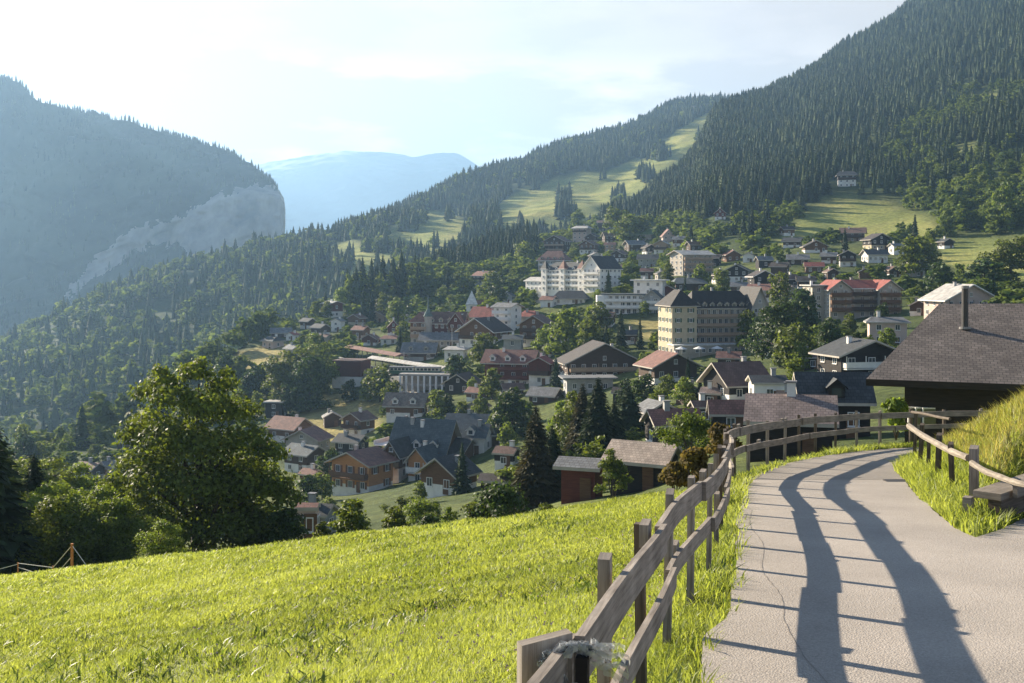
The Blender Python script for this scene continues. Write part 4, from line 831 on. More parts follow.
# --- palace hotel: yellow pavilion, long front, right pavilion, mansard roof with dormers
t_, s_, Z = site('hotel','grand beige palace hotel with dark mansard roof and ochre corner pavilion','hotel','palace hotel',(658,758,286,356),0)
t_.rotation_euler = (0, 0, math.radians(12)); t_.location.x += 4.2; t_.location.y += 6; t_.scale = (.86, .86, .81)
volume(t_, -12.3, 5, 8.2, 13, 16.5, roof='umber', rise=5.2, hip=.6, ridge='y', base='yellow', floors=5, over=.9, dorm=0, style='shutg', sp_=2.5, foot=4)
volume(t_, 2.0, 8, 20, 12, 15.6, roof='umber', rise=5.6, hip=.25, ridge='x', base='cream', floors=5, over=.9, dorm=8, balc=4, balm='tan', sp_=1.9, foot=4, skip=0, winh=1.8, winw=1.25)
volume(t_, 13.0, 5.6, 5.5, 14, 16.2, roof='umber', rise=6.2, ridge='y', base='cream', floors=5, over=.9, balc=4, balm='cream', sp_=2.0, foot=4, skip=0)
volume(t_, -2, -2.5, 30, 5, 3.4, roof='white', rise=0, flat=True, base='cream', floors=1, over=.3, chim=0, foot=5, sp_=2)
for k in range(3):
    mb = MB(); cx_ = -14+k*5.0; mb.tube((cx_, -8, 0), (cx_, -8, 2.4), .05, n=6); 
    A = [(cx_+1.7*math.cos(i_*math.pi/4), -8+1.7*math.sin(i_*math.pi/4), 2.2) for i_ in range(8)]
    for i_ in range(8): mb.face([A[i_], A[(i_+1) % 8], (cx_, -8, 2.9)])
    o_ = mb.build('parasol', WHITE); q_ = t_.matrix_basis; o_.location = t_.location; o_.rotation_euler = t_.rotation_euler
    tag(o_, ['white terrace parasol before the ochre pavilion, leftmost of three','middle white terrace parasol before the palace hotel','rightmost white terrace parasol before the palace hotel'][k], 'parasol', 'parasols on the palace terrace')
# --- white hotel with turrets
t_, s_, Z = site('hotel','large white hotel with dark roofs, turrets and four rows of balconies','hotel','white turreted hotel',(520,614,256,297),0); t_.rotation_euler = (0,0,math.radians(-50)); t_.scale = (1.0, .8, .80); t_.location.x += 3; t_.location.z += 2.0; t_.location.y += 8
WB = dict(base='white', balm='white', trim=WHITE, foot=7, skip=0)
volume(t_, -5.5, 6, 26, 11, 11.5, roof='slate', rise=4.2, hip=.25, ridge='x', floors=4, balc=4, sp_=2.2, dorm=5, **WB)
volume(t_, 13.5, 4.5, 10, 15, 12.5, roof='slate', rise=6.0, ridge='y', floors=4, balc=4, sp_=2.2, **WB)
volume(t_, -26, 7, 14, 9, 5.5, roof='pale', rise=1.8, ridge='x', floors=2, sp_=2.4, chim=0, **WB)
for tx in (-17.5, -6, 5.5):
    volume(t_, tx, .2, 3.2, 3.2, 12.2, roof='rust' if tx > -10 else 'slate', rise=4.6, hip=.98, ridge='y', floors=4, over=.35, chim=0, sp_=2.0, **WB)
# wing behind: red and white roofs, and the brown gabled house above
H('hotel','cream hotel with patchy red and white roof above the white hotel','hotel','patchy red roof hotel',(538,571,250,276),-20,ratio=.8,base='cream',roof='rust',hip=.5,pitch=.9,dorm=4,balc=2,balm='white',trim=WHITE,foot=8)
H('hotel','tall brown timber hotel with gable above the patchy red roof','hotel','tall brown timber hotel',(544,571,235,255),-25,ratio=.8,base='white',up='wood',roof='brown',ridge='y',pitch=.5,balc=2,balm='tan',split=.2)
H('hall','low dark hipped hall in front of the white hotel','hall','dark hipped hall',(553,589,290,305),-10,ratio=.7,base='white',roof='slate',hip=.35,pitch=.7,chim=0)
# --- red hotel with spire
t_, s_, Z = site('hotel','old red-brown hotel with mansard gables and slender green spire','hotel','spired red hotel',(407,470,308,345),0); t_.rotation_euler = (0,0,math.radians(-10)); Wm = 63*s_
k_ = Wm/26.
volume(t_, -8.5*k_, 5, 7*k_, 9, 8.5, roof='rust', rise=3.6, hip=.5, ridge='y', base='cream', up='brown', split=.55, floors=3, balc=2, balm='tan', sp_=2.0, foot=4)
volume(t_, 2.5*k_, 6, 15*k_, 9, 8.2, roof='brown', rise=3.6, ridge='x', base='cream', up='redwood', split=.55, floors=3, dorm=4, sp_=2.0, foot=4)
volume(t_, 7.5*k_, 4, 6*k_, 10, 8.2, roof='rust', rise=3.6, ridge='y', base='cream', up='redwood', split=.55, floors=3, sp_=2.0, foot=4, balc=2, balm='brown')
mb = MB(); mb.tube((-4.6*k_, .8, -3), (-4.6*k_, .8, 10.5), 1.5, n=8, m=0); mb.tube((-4.6*k_, .8, 10.5), (-4.6*k_, .8, 13), 1.9, .6, n=8, m=1); mb.tube((-4.6*k_, .8, 13), (-4.6*k_, .8, 18.5), .5, .05, n=8, m=1)
mb.build('turret', [W['cream'], mat('verdigris_copper', (.13,.18,.16), (.08,.11,.10), 2)], t_)
# church with pale pyramid roof
t_, s_, Z = site('church','small church tower with pale pyramid roof behind red roofs','church','pale pyramid tower',(464,479,297,318),0)
volume(t_, 0, 3, 4.6, 4.6, 6, roof='white', rise=6, hip=.98, ridge='y', base='white', floors=2, over=.4, chim=0, sp_=3)
volume(t_, 6.5, 4, 9, 6, 4.5, roof='rust', rise=3, ridge='x', base='white', floors=1, over=.5, chim=0, sp_=3)
# --- modern glass hotel
t_, s_, Z = site('hotel','modern white hotel with glass bays and flat grey roofs','hotel','modern glass hotel',(603,658,287,315),0); t_.rotation_euler = (0,0,math.radians(-14))
volume(t_, -3, 6, 15, 9, 7.2, roof='blue', flat=True, rise=0, base='white', floors=3, balc=3, balm='white', over=.7, chim=0, sp_=1.8, winh=1.7, winw=1.4, foot=5)
volume(t_, 7.5, 6, 6, 11, 6.2, roof='slate', rise=2.6, ridge='y', base='grey', floors=3, over=.6, balc=2, balm='white', sp_=1.8, winh=1.6, winw=1.4, foot=5)
mb = MB(); 
for k in range(6): mb.box(-11.5, -9.8, 2.0+k*1.4, 3.3+k*1.4, -1, 6.6, 0)
mb.tube((-10.6, 2, -3), (-10.6, 2, 7), 2.3, n=10); mb.build('round_bay', WHITE, t_)
# --- apartment block with red roof
t_, s_, Z = site('apartment_block','yellow apartment block with red roofs and two gabled wings','apartment block','red roofed apartment block',(822,905,277,318),0); t_.rotation_euler = (0,0,math.radians(4)); k_ = 72*s_/24
AP = dict(base='cream', foot=5, skip=0, sp_=2.4, floors=4)
volume(t_, -8.2*k_, 5, 7.2*k_, 12, 8.8, roof='red', rise=2.4, ridge='y', balc=3, balm='brown', **AP)
volume(t_, 0.2*k_, 6.5, 9.6*k_, 10, 9.0, roof='red', rise=2.2, ridge='x', balc=3, balm='wood', trim=WHITE, **AP)
volume(t_, 8.6*k_, 5, 7.2*k_, 12, 8.8, roof='red', rise=2.4, ridge='y', balc=3, balm='brown', **AP)
volume(t_, -14*k_, 8, 4.2*k_, 9, 9.5, roof='pale', rise=0, flat=True, **{**AP, 'floors': 4})
# --- station: terrace wall with columns, platform roofs, brown block, train
SZ = shA.hit(424, 394)
st = empty('station', tuple(P(424,394,SZ)), math.radians(-8)); tag(st, 'railway station terrace with open white columned wall and long platform roof', 'station'); HOUSES.append(dict(box=(398,448,368,396), Z=SZ, c=tuple(P(424,394,SZ)[:2]), r=9, ph='station terrace wall')); sc_ = SZ/F
mb = MB(); Lx = 26*sc_; hh = 18*sc_
mb.box(-Lx, Lx, 0, 9, hh, hh+.55); mb.box(-Lx, Lx, .1, .35, hh*.45, hh*.55); mb.box(-Lx, Lx, -.1, 8, -5, .4); mb.box(-Lx, Lx, 5, 5.3, .4, hh)
mb.build('terrace', CONC, st)
for k in range(9):
    mb = MB(); x_ = -Lx+.5+(2*Lx-1)*k/8; mb.box(x_-.28, x_+.28, -.06, .5, .4, hh-.004); mb.build('column', WHITE, st)
mb = MB()
for k in range(40): x_ = -Lx+.2+(2*Lx-.4)*k/39; mb.box(x_-.03, x_+.03, .1, .16, hh+.55, hh+1.5)
mb.box(-Lx, Lx, .08, .18, hh+1.5, hh+1.58); mb.build('railing', METAL, st)
q = P(376,374,SZ*1.08); tr_ = empty('train', tuple(P(414,377,SZ*1.02)), math.radians(-8)); tag(tr_, 'green and cream rack railway train standing on the station terrace', 'train')
TG = mat('green_train_paint', (.06,.14,.07), (.05,.11,.06), 2); TY = mat('cream_train_paint', (.6,.55,.4), (.5,.46,.34), 2)
for k in range(2):
    mb = MB(); x0 = -8+k*8.3; mb.box(x0, x0+7.9, 0, 2.5, .9, 1.95, 0); mb.box(x0+.05, x0+7.85, .05, 2.45, 1.953, 2.8, 1); mb.box(x0-.02, x0+7.92, -.05, 2.55, 2.803, 3.15, 2); mb.box(x0+.6, x0+7.3, .5, 2.0, .2, .9, 3)
    for j_ in range(6): mb.face([(x0+.5+j_*1.2, .035, 2.05),(x0+1.4+j_*1.2, .035, 2.05),(x0+1.4+j_*1.2, .035, 2.7),(x0+.5+j_*1.2, .035, 2.7)], 4)
    mb.build('carriage', [TG, TY, METAL, DARKM, GLASS], tr_)
A = np.array(P(340,366,shA.hit(340,372))); B = np.array(P(447,380,shA.hit(447,384))); d_ = Vector(B-A); n_ = Vector((d_.y, -d_.x, 0)).normalized()*5.5; mb = MB(); dn_ = Vector((0,0,-3.5)); c4 = [Vector(A)-n_, Vector(A)+n_*-1+n_*2, Vector(B)+n_, Vector(B)-n_]
mb.hexa([tuple(q+dn_) for q in (c4[0], c4[1], c4[2], c4[3])], [tuple(q) for q in c4]); 
c5 = [q+Vector((0,0,.004)) for q in c4]
tag(mb.build('platform', CONC), 'long pale concrete station platform stretching left of the train', 'platform')
def canopy(name, label, a_, b_, wpx, hcol, m_, ph):
    A = P(*a_); B = P(*b_); d_ = B-A; L_ = math.hypot(d_[0], d_[1]); ang = math.atan2(d_[1], d_[0]); t2 = empty(name, tuple(A), ang); tag(t2, label, 'platform roof')
    dz = (B[2]-A[2]); mb = MB(); wd = wpx
    lo = [(0,-wd/2,-.1),(L_,-wd/2,dz-.1),(L_,wd/2,dz-.1),(0,wd/2,-.1)]; hi = [(0,-wd/2,.1),(L_,-wd/2,dz+.1),(L_,wd/2,dz+.1),(0,wd/2,.1)]; mb.hexa(lo, [(q[0], q[1], q[2]+(.0)) for q in hi])
    ridge_ = [(0,0,.9),(L_,0,dz+.9)]; mb.face([hi[0],hi[1],ridge_[1],ridge_[0]]); mb.face([hi[2],hi[3],ridge_[0],ridge_[1]]); mb.face([hi[1],hi[2],ridge_[1]]); mb.face([hi[3],hi[0],ridge_[0]]); mb.build('roof', m_, t2)
    for k in range(10):
        x_ = L_*(k+.5)/10; mb = MB(); zz = dz*(k+.5)/10
        mb.box(x_-.12, x_+.12, -.12, .12, zz-hcol, zz-.11); mb.build('post', METAL, t2)
    HOUSES.append(dict(box=(min(a_[0],b_[0]), max(a_[0],b_[0]), a_[1]-5, b_[1]+10), Z=(a_[2]+b_[2])/2, c=tuple(((A+B)/2)[:2]), r=10, ph=ph))
canopy('platform_roof','long reddish platform roof above the station track', (350,347,shA.hit(350,357)), (402,356,shA.hit(402,366)), 5, 4.5, RF['rust'], 'reddish platform roof')
canopy('platform_roof','long grey platform roof behind the train', (372,358,shA.hit(372,366)), (446,369,shA.hit(446,376)), 4, 4.0, RF['pale'], 'grey platform roof')
H('building','plain brown timber block on a white base at the station end','goods shed','brown goods shed',(335,368,361,388),-14,ratio=.9,base='white',up='redwood',split=.42,roof='brown',flat=True,chim=0,skip=1,over=.1)
mb = MB(); A = P(322,352,shA.hit(322,360)); B = P(400,374,shA.hit(400,384)); d_ = Vector(B-A); n_ = Vector((d_.y, -d_.x, 0)).normalized()*.25
mb.hexa([tuple(Vector(A)+n_*-1+Vector((0,0,-7))), tuple(Vector(A)+n_+Vector((0,0,-7))), tuple(Vector(B)+n_+Vector((0,0,-7))), tuple(Vector(B)-n_+Vector((0,0,-7)))], [tuple(Vector(A)-n_), tuple(Vector(A)+n_), tuple(Vector(B)+n_), tuple(Vector(B)-n_)])
tag(mb.build('retaining_wall', CONC), 'pale concrete retaining wall left of the station terrace', 'wall')

# --- big slate roofed chalet with side balconies and cross gables
t_, s_, Z = site('chalet','big slate-blue roofed chalet with stepped white balconies and many gables','chalet','big slate roofed chalet',(364,450,417,480),0); t_.rotation_euler = (0,0,math.radians(-24)); k_ = 86*s_/25
volume(t_, 0, 8, 17*k_, 11*k_, 5.6, roof='blue', rise=5.5, ridge='x', base='white', up='brown', split=.3, floors=2, over=1.2, dorm=3, chim=2, balc=1, balm='brown')
volume(t_, -4*k_, 2.5, 5*k_, 8, 5.4, roof='slate', rise=2.3, ridge='y', base='white', up='brown', floors=2, over=.8, balc=1, balm='tan', chim=0)
volume(t_, 5.5*k_, 1, 6*k_, 7, 4.6, roof='blue', rise=2.2, ridge='y', base='white', up='orange', split=.3, floors=2, over=.8, balc=1, balm='white', chim=1)
for k in range(4):
    mb = MB(); x_ = -9.7*k_; mb.box(x_-1.6-.4*k, x_+.2, 3, 3+9*k_, .2+k*1.9, .4+k*1.9); mb.box(x_-1.65-.4*k, x_-1.55-.4*k, 3, 3+9*k_, .404+k*1.9, 1.2+k*1.9); mb.build('balcony', WHITE if k % 2 else W['tan'], t_)
volume(t_, 10.5*k_, 10, 5*k_, 9, 4.6, roof='slate', rise=2.6, ridge='x', base='brown', floors=2, over=.8, chim=1)
# --- great shingled barn roof at the right
Zb = 56.0; bt = empty('barn', tuple(P(960, 440, Zb))); tag(bt, 'large dark timber barn with a great grey-brown shingle roof at the right', 'barn'); HOUSES.append(dict(box=(866,1100,303,420), Z=Zb, c=(22,60), r=10, ph='great shingle roof'))
def rel(u, v, Z): return Vector(P(u, v, Z))-bt.location
e0, e1 = rel(866,379,54.5), rel(1180,412,50.0); r0, r1 = rel(939,304,62.5), rel(1180,302.5,60.5)
r1.z = r0.z+.15; e1.z = e0.z-.05
mb = MB(); nrm = (e1-e0).cross(r0-e0).normalized(); th = Vector((0,0,-.32))
ua = (e1-e0).normalized(); va = nrm.cross(ua)
uvf = lambda p_: ((p_-e0).dot(ua), (p_-e0).dot(va))
mb.face([e0, e1, r1, r0], 0, [uvf(q) for q in (e0, e1, r1, r0)])
b0 = r0+Vector((3.5, 8, -4.4)); b1 = r1+Vector((1.5,9,-4.4)); mb.face([r0, r1, b1, b0], 0); 
for a_, b_ in ((e0,e1),(e1,r1),(b1,b0),(r0,e0),(r1,b1),(b0,r0)): mb.face([a_+th, b_+th, b_, a_], 1)
mb.face([e0+th, r0+th, r1+th, e1+th], 1); mb.face([r0+th, b0+th, b1+th, r1+th], 1)
bro = mb.build('roof', [RF['asphalt'], W['black']], bt)
mb = MB(); w0 = e0+Vector((2.3,1.3,-.35)); w1 = e1+Vector((-1.5,1.3,-.35)); w2_ = b1+Vector((-1.5,-1.3,-.3)); w3 = b0+Vector((2.0,-1.3,-.3)); rm0 = r0+Vector((.9,0,-.4)); rm1 = r1+Vector((-1.5,0,-.4)); dn = Vector((0,0,-5.5))
mb.face([w0+dn, w1+dn, w1, w0]); mb.face([w1+dn, w2_+dn, w2_, w1]); mb.face([w2_+dn, w3+dn, w3, w2_]); mb.face([w3+dn, w0+dn, w0, w3]); mb.face([w3, w0, rm0]); mb.face([w1, w2_, rm1])
mb.build('wall', W['black'], bt)
mb = MB(); wd0 = w0+(w1-w0)*.02; 
for k in range(3):
    c_ = w0+(w1-w0)*(.05+.035*k)+Vector((0,-.08,-1.6)); mb = MB(); mb.box(-.38,.38,-.04,.04,-.5,.5,0); mb.box(-.32,.32,-.05,-.042,-.44,.44,1); o_ = mb.build('window', [WHITE, GLASS], bt); o_.location = c_
pp = Vector(P(965,328,59.2))-bt.location; mb = MB(); mb.tube(pp+Vector((0,0,-.8)), pp+Vector((0,0,2.05)), .165, n=14, m=0); mb.tube(pp+Vector((0,0,2.05)), pp+Vector((0,0,2.2)), .21, n=14, m=1); mb.tube(pp+Vector((0,0,-.05)), pp+Vector((0,0,.06)), .30, n=14, m=1)
mb.build('chimney', [DARKM, METAL], bro, smooth=False)

# ------------------------------------------------------------------ trees
LEAFK = {
 'leaf_mid': mat('broadleaf_foliage', (.125,.155,.024), (.065,.09,.016), .6, transl=.42, isl=.45, objr=.25, spec=.25, rough=.6),
 'leaf_light': mat('light_foliage', (.15,.19,.035), (.08,.12,.022), .6, transl=.45, isl=.4, objr=.25, spec=.25, rough=.6),
 'leaf_dark': mat('dark_foliage', (.05,.08,.02), (.025,.045,.012), .6, transl=.35, isl=.5, objr=.25, spec=.25, rough=.6),
 'needle': mat('spruce_needles', (.040,.062,.024), (.018,.032,.014), .8, transl=.12, isl=.45, objr=.3, spec=.2),
 'needle_brown': mat('brownish_spruce_needles', (.075,.06,.028), (.025,.032,.014), .35, transl=.15, isl=.45, spec=.2),
 'rust': mat('rusty_shrub_leaves', (.13,.09,.035), (.08,.07,.025), .8, transl=.4, isl=.4, spec=.2),
}
BARK = mat('bark', (.075,.055,.04), (.035,.027,.02), 4, stretch=(1,1,.3), bump=.02)
def quads_mesh(name, C_, U_, V_, m_, extra=None, smooth=False):
    """leaf-sized faces: centres C_, half axes U_, V_; a slight kite shape with uneven corners"""
    n = len(C_); k = rng.uniform(.75, 1.2, (n, 4, 1))
    q = np.stack([C_-U_*k[:,0], C_-V_*k[:,1]*.8, C_+U_*k[:,2], C_+V_*k[:,3]], 1).reshape(-1, 3)
    return mesh_np(name, q, np.arange(4*n), np.full(n, 4), [m_], smooth=smooth)
def rand_unit(n):
    v = rng.normal(size=(n, 3)); return v/np.linalg.norm(v, axis=1, keepdims=True)
def leaves(blobs, n, size, droop=.15, shell=.75):
    """points through the outer part of each clump, faces tilted mostly outwards"""
    B = np.array(blobs, float); wgt = B[:, 3]**2; idx = rng.choice(len(B), n, p=wgt/wgt.sum()); d = rand_unit(n)
    d[:, 2] = np.where(d[:, 2] < -.3, -d[:, 2]*.5, d[:, 2]); d /= np.linalg.norm(d, axis=1, keepdims=True)
    r = rng.uniform(shell, 1.0, n)**.6*B[idx, 3]*(1+.28*rng.normal(size=n)*.5); C_ = B[idx, :3]+d*r[:, None]*np.array([1, 1, .82]); nrm = d+rand_unit(n)*.75; nrm /= np.linalg.norm(nrm, axis=1, keepdims=True)
    U_ = np.cross(nrm, rand_unit(n)); U_ /= np.linalg.norm(U_, axis=1, keepdims=True)+1e-6; V_ = np.cross(nrm, U_); s_ = size*rng.uniform(.6, 1.35, n)[:, None]
    return C_, U_*s_, V_*s_*.7
def crown_blobs(seed, h, r, nb=18, squash=1.0, base=.28):
    rr = random.Random(seed); out_ = []
    for k in range(nb):
        a_ = rr.uniform(0, 6.283); t_ = rr.random(); zz = h*(base+(.94-base)*t_); prof = math.sin(math.pi*min(1, (.18+.80*t_)))**.6; rad = r*prof*rr.uniform(.35, .78)
        out_.append((math.cos(a_)*rad, math.sin(a_)*rad, zz-r*.12, r*rr.uniform(.26, .46)*(1.05-.35*t_)))
    out_.append((0, 0, h*.62, r*.55)); out_.append((0, 0, h*.45, r*.6)); return out_
def trunk_mesh(seed, h, r0, limbs=5, r=3):
    rr = random.Random(seed); mb = MB(); pz = 0; p_ = Vector((0, 0, -.6)); rad = r0
    pts = [p_]
    for k in range(5):
        q = Vector((rr.uniform(-.02, .02)*h*k*.4, rr.uniform(-.02, .02)*h*k*.4, h*.16*(k+1))); mb.tube(p_, q, rad, rad*.8, 8, caps=False); rad *= .8; p_ = q; pts.append(q)
    for k in range(limbs):
        b_ = pts[rr.randint(2, 4)]; a_ = rr.uniform(0, 6.28); L_ = r*rr.uniform(.5, .85); e_ = b_+Vector((math.cos(a_)*L_, math.sin(a_)*L_, L_*rr.uniform(.5, 1.0))); mb.tube(b_, e_, r0*.34, r0*.08, 6, caps=False)
        e2 = b_.lerp(e_, .55); mb.tube(e2, e2+Vector((math.cos(a_+.8)*L_*.4, math.sin(a_+.8)*L_*.4, L_*.4)), r0*.16, r0*.04, 5, caps=False)
    return mb.mesh('trunk', [BARK])
def conifer_np(seed, h, r, tiers, per, fold=True, bare=.06, detail=1):
    """drooping branch fans in whorls round the stem"""
    rs = np.random.default_rng(seed); V = []; n0 = 0
    for t_ in range(tiers):
        f = (t_+rs.uniform(-.3, .3))/tiers; f = min(max(f, 0), 1); z = h*(bare+(1-bare)*f); R_ = r*((1-f)**.85)*(.82+.36*rs.random())+.02*h*(1-f)+.012*h
        a0 = rs.uniform(0, 6.28)
        for b_ in range(per if f < .8 else max(4, per-3)):
            a_ = a0+6.283*b_/per+rs.uniform(-.25, .25); R2 = R_*rs.uniform(.65, 1.15); dr = R2*rs.uniform(.28, .55); c_, s_ = math.cos(a_), math.sin(a_); wd = R2*rs.uniform(.30, .42)
            base = np.array([0, 0, z]); mid = np.array([c_*R2*.55, s_*R2*.55, z-dr*.35]); tip = np.array([c_*R2, s_*R2, z-dr]); pr = np.array([-s_, c_, 0])*wd
            dn = np.array([0, 0, -.28*wd-.06*h/tiers*4])
            V += [base, mid-pr+dn, tip, mid+np.array([0, 0, .05*R2]), base, mid+np.array([0, 0, .05*R2]), tip, mid+pr+dn]
    lv = [(.04, .55), (.3, .50), (.55, .36), (.8, .18), (.97, .01)]
    for (f0, k0), (f1, k1) in zip(lv[:-1], lv[1:]):
        for b_ in range(7):
            a0, a1 = 6.283*b_/7, 6.283*(b_+1)/7; j0, j1 = 1+.15*math.sin(b_*5+seed), 1+.15*math.sin(((b_+1) % 7)*5+seed)
            V += [np.array([math.cos(a0)*r*k0*j0, math.sin(a0)*r*k0*j0, h*f0]), np.array([math.cos(a1)*r*k0*j1, math.sin(a1)*r*k0*j1, h*f0]), np.array([math.cos(a1)*r*k1, math.sin(a1)*r*k1, h*f1]), np.array([math.cos(a0)*r*k1, math.sin(a0)*r*k1, h*f1])]
    V += [np.array([0, 0, h*1.0]), np.array([-.012*h, 0, h*.93]), np.array([0, .0, h*.9]), np.array([.012*h, 0, h*.93])]
    return np.array(V)
def conifer_mesh(seed, h, r, tiers, per, m_, twigs=0):
    V = conifer_np(seed, h, r, tiers, per); 
    if twigs:
        rs = np.random.default_rng(seed+5); f = rs.random(twigs)**1.4; z = h*(.06+.93*f); R_ = (r*(1-f)**.85+.02*h)*rs.uniform(.35, 1.02, twigs); a_ = rs.uniform(0, 6.283, twigs)
        C_ = np.stack([np.cos(a_)*R_, np.sin(a_)*R_, z-R_*.4], -1); o_ = np.stack([np.cos(a_+rs.normal(0, .5, twigs)), np.sin(a_), -.5+rs.normal(0, .3, twigs)], -1); sz = (.028*h*(1.15-f)*rs.uniform(.5, 1.5, twigs))[:, None]
        sd_ = np.cross(o_, rand_unit(twigs)); sd_ /= np.linalg.norm(sd_, axis=1, keepdims=True)
        T_ = np.stack([C_-o_*sz, C_-sd_*sz*.35, C_+o_*sz, C_+sd_*sz*.35], 1).reshape(-1, 3); V = np.concatenate([V, T_])
    return mesh_np('crown', V, np.arange(len(V)), np.full(len(V)//4, 4), [m_])
def ctrunk(h): mb = MB(); mb.tube((0,0,-1), (0,0,h*.9), .016*h+.05, .01, 7, caps=False); return mb.mesh('trunk', [BARK])
# prototypes: (crown mesh, trunk mesh, height), unit: metres at height 12 (broadleaf) and 20 (spruce)
PB = {}; PC = {}; HI2 = {}
for kd, mk in (('round', 'leaf_mid'), ('pale', 'leaf_light'), ('dusky', 'leaf_dark')):
    PB[kd] = []
    for v_ in range(3):
        bl = crown_blobs(hash((kd == 'pale', kd == 'dusky', v_)) % 1000, 12, 4.6, 22, base=.16 if kd != 'dusky' else .12)
        hi = quads_mesh('crown', *leaves(bl, 5200, .26), LEAFK[mk]); hi2 = quads_mesh('crown', *leaves(bl, 20000, .13, shell=.45), LEAFK[mk]); md = quads_mesh('crown', *leaves(bl, 1500, .48), LEAFK[mk])
        PB[kd].append((hi, md, trunk_mesh(v_, 12, .28, 5, 4))); HI2[hi.name] = hi2
for kd, mk in (('dark', 'needle'), ('brownish', 'needle_brown')):
    PC[kd] = []
    for v_ in range(4):
        rr_ = 3.2+.5*v_; PC[kd].append((conifer_mesh(v_+3, 20, rr_+.6, 30, 13, LEAFK[mk], 3800), conifer_mesh(v_+30, 20, rr_, 15, 10, LEAFK[mk], 300), ctrunk(20)))
TREES = []     # every single tree: dict(kind, u, v, Z, h, obj)
def tree(kind, x, y, z, h, Z, rot=None, wide=1.0, var=None, lab=None):
    u, v = 512+F*x/Z, HV-F*z/Z; px = h*F/Z; rot = random.uniform(0, 6.28) if rot is None else rot
    con = kind in PC; pool = (PC if con else PB)[kind]; var = random.randrange(len(pool)) if var is None else var; hi, md, tr = pool[var]; ref = 20. if con else 12.
    cm = HI2[hi.name] if (px > 75 and hi.name in HI2) else hi if px > 55 else md; nm = 'spruce' if con else 'broadleaf_tree'
    if px > 26:
        t_ = empty(nm, (x, y, z), rot); link('crown', cm, t_); link('trunk', tr, t_)
    else:
        t_ = link(nm, cm, None, (x, y, z), rot)
    s_ = h/ref; t_.scale = (s_*wide, s_*wide, s_)
    TREES.append(dict(kind=kind, u=u, v=v, Z=Z, h=h, px=px, o=t_, lab=lab)); return t_
def ptree(kind, u, vt, vb, Z=None, wide=1.0, dz=0, **kw):
    """tree whose foot stands on the hillside at a bearing; Z given for the ones behind the meadow's brow"""
    if Z is None: Z = shA.hit(u, vb)
    x = (u-512)/F*Z; z = (HV-vb)/F*Z; return tree(kind, x, Z, z+dz, (vb-vt)/F*Z, Z, wide=wide, **kw)
# trees one can pick out
KEY = [('dusky',455,352,387,1.1),('round',484,331,372,1.15),('pale',566,306,358,1.25),('round',590,318,362,1.0),('dark',621,308,350,.9),('dark',606,322,362,1.0),('pale',545,322,357,1.0),('dark',640,316,350,.9),
 ('brownish',536,404,508,1.15),('dark',598,376,470,1.25),('round',574,388,462,.9),('dark',628,384,440,1.5),('dark',552,424,500,1.2),('pale',563,398,450,.8),('dusky',512,385,440,1.1),('round',499,403,440,1.0),('brownish',583,382,468,1.0),('dark',614,400,462,1.1),
 ('dusky',780,300,368,1.2),('dusky',762,312,356,1.2),('round',792,318,372,1.1),('dusky',803,285,340,1.1),('pale',800,340,372,1.0),('round',780,270,315,.9),('round',748,308,350,.8),('dark',813,290,330,.9),('dusky',826,318,352,.9),
 ('pale',886,326,352,1.1),('pale',870,334,354,.9),('round',850,312,338,.9),('pale',838,318,338,.8),('round',918,234,276,1.5),('dusky',940,260,300,1.3),('dusky',985,258,300,1.6),('round',1010,232,290,1.2),('pale',1005,180,228,.8),
 ('round',380,362,402,1.3),('pale',368,375,402,1.0),('round',392,378,406,1.0),('dusky',310,352,412,1.1),('round',296,342,404,1.1),('round',280,352,408,1.0),('dusky',258,362,400,1.2),('pale',318,330,392,.9),('round',305,372,410,1.2),('dusky',290,380,414,1.1),('dark',322,330,380,.9),
 ('dark',462,441,494,1.2),('round',437,388,418,1.0),('round',462,400,420,1.1),('pale',480,394,420,1.0),('dusky',448,392,414,1.0),('round',492,366,400,1.0),('pale',473,376,396,.9),('dusky',350,378,402,1.1),
 ('round',468,432,452,1.2),('dusky',330,446,486,1.0),('round',322,470,500,1.1),('dusky',308,474,512,1.1),('round',420,480,505,.9),('pale',436,500,522,.9),('round',405,494,520,1.1),('pale',507,420,452,.9),
 ('dark',700,370,402,.9),('pale',684,375,406,1.1),('round',668,372,400,1.0),('round',690,392,412,1.2),('pale',745,366,386,1.1),('dusky',645,372,404,1.3),('round',702,418,440,.9),('dark',688,356,386,.7),('round',660,386,408,1.2),('dusky',625,378,404,1.1),
 ('pale',690,290,312,.9),('round',722,268,296,1.0),('pale',700,262,290,1.0),('round',668,262,284,.9),('dark',685,272,300,.7),('pale',644,300,318,1.1),('round',612,292,312,1.1),('pale',598,288,306,.9),
 ('dark',845,226,256,.7),('round',628,212,244,1.4),('round',642,214,240,1.2),('pale',660,222,240,1.1),('round',616,204,240,1.4),('pale',578,208,236,1.0),('pale',530,250,272,1.2),('round',524,240,270,1.3),('pale',508,252,276,1.0),('round',493,270,296,1.3),('pale',484,280,308,1.2),('dusky',497,284,312,1.4),('round',463,268,300,1.1),('dark',448,262,300,.9),('pale',444,284,304,1.0),
 ('pale',398,296,328,1.2),('round',384,290,322,1.0),('dark',372,290,322,1.0),('dark',363,288,324,1.0),('round',402,320,340,1.0),('dark',400,325,352,.8),('pale',340,286,310,1.0),('round',327,300,318,1.0),('round',600,300,330,1.1),('dark',556,355,388,.9)]
for kd, u, vt, vb, wd in KEY: ptree(kd, u, vt, vb, None, wd*1.05)
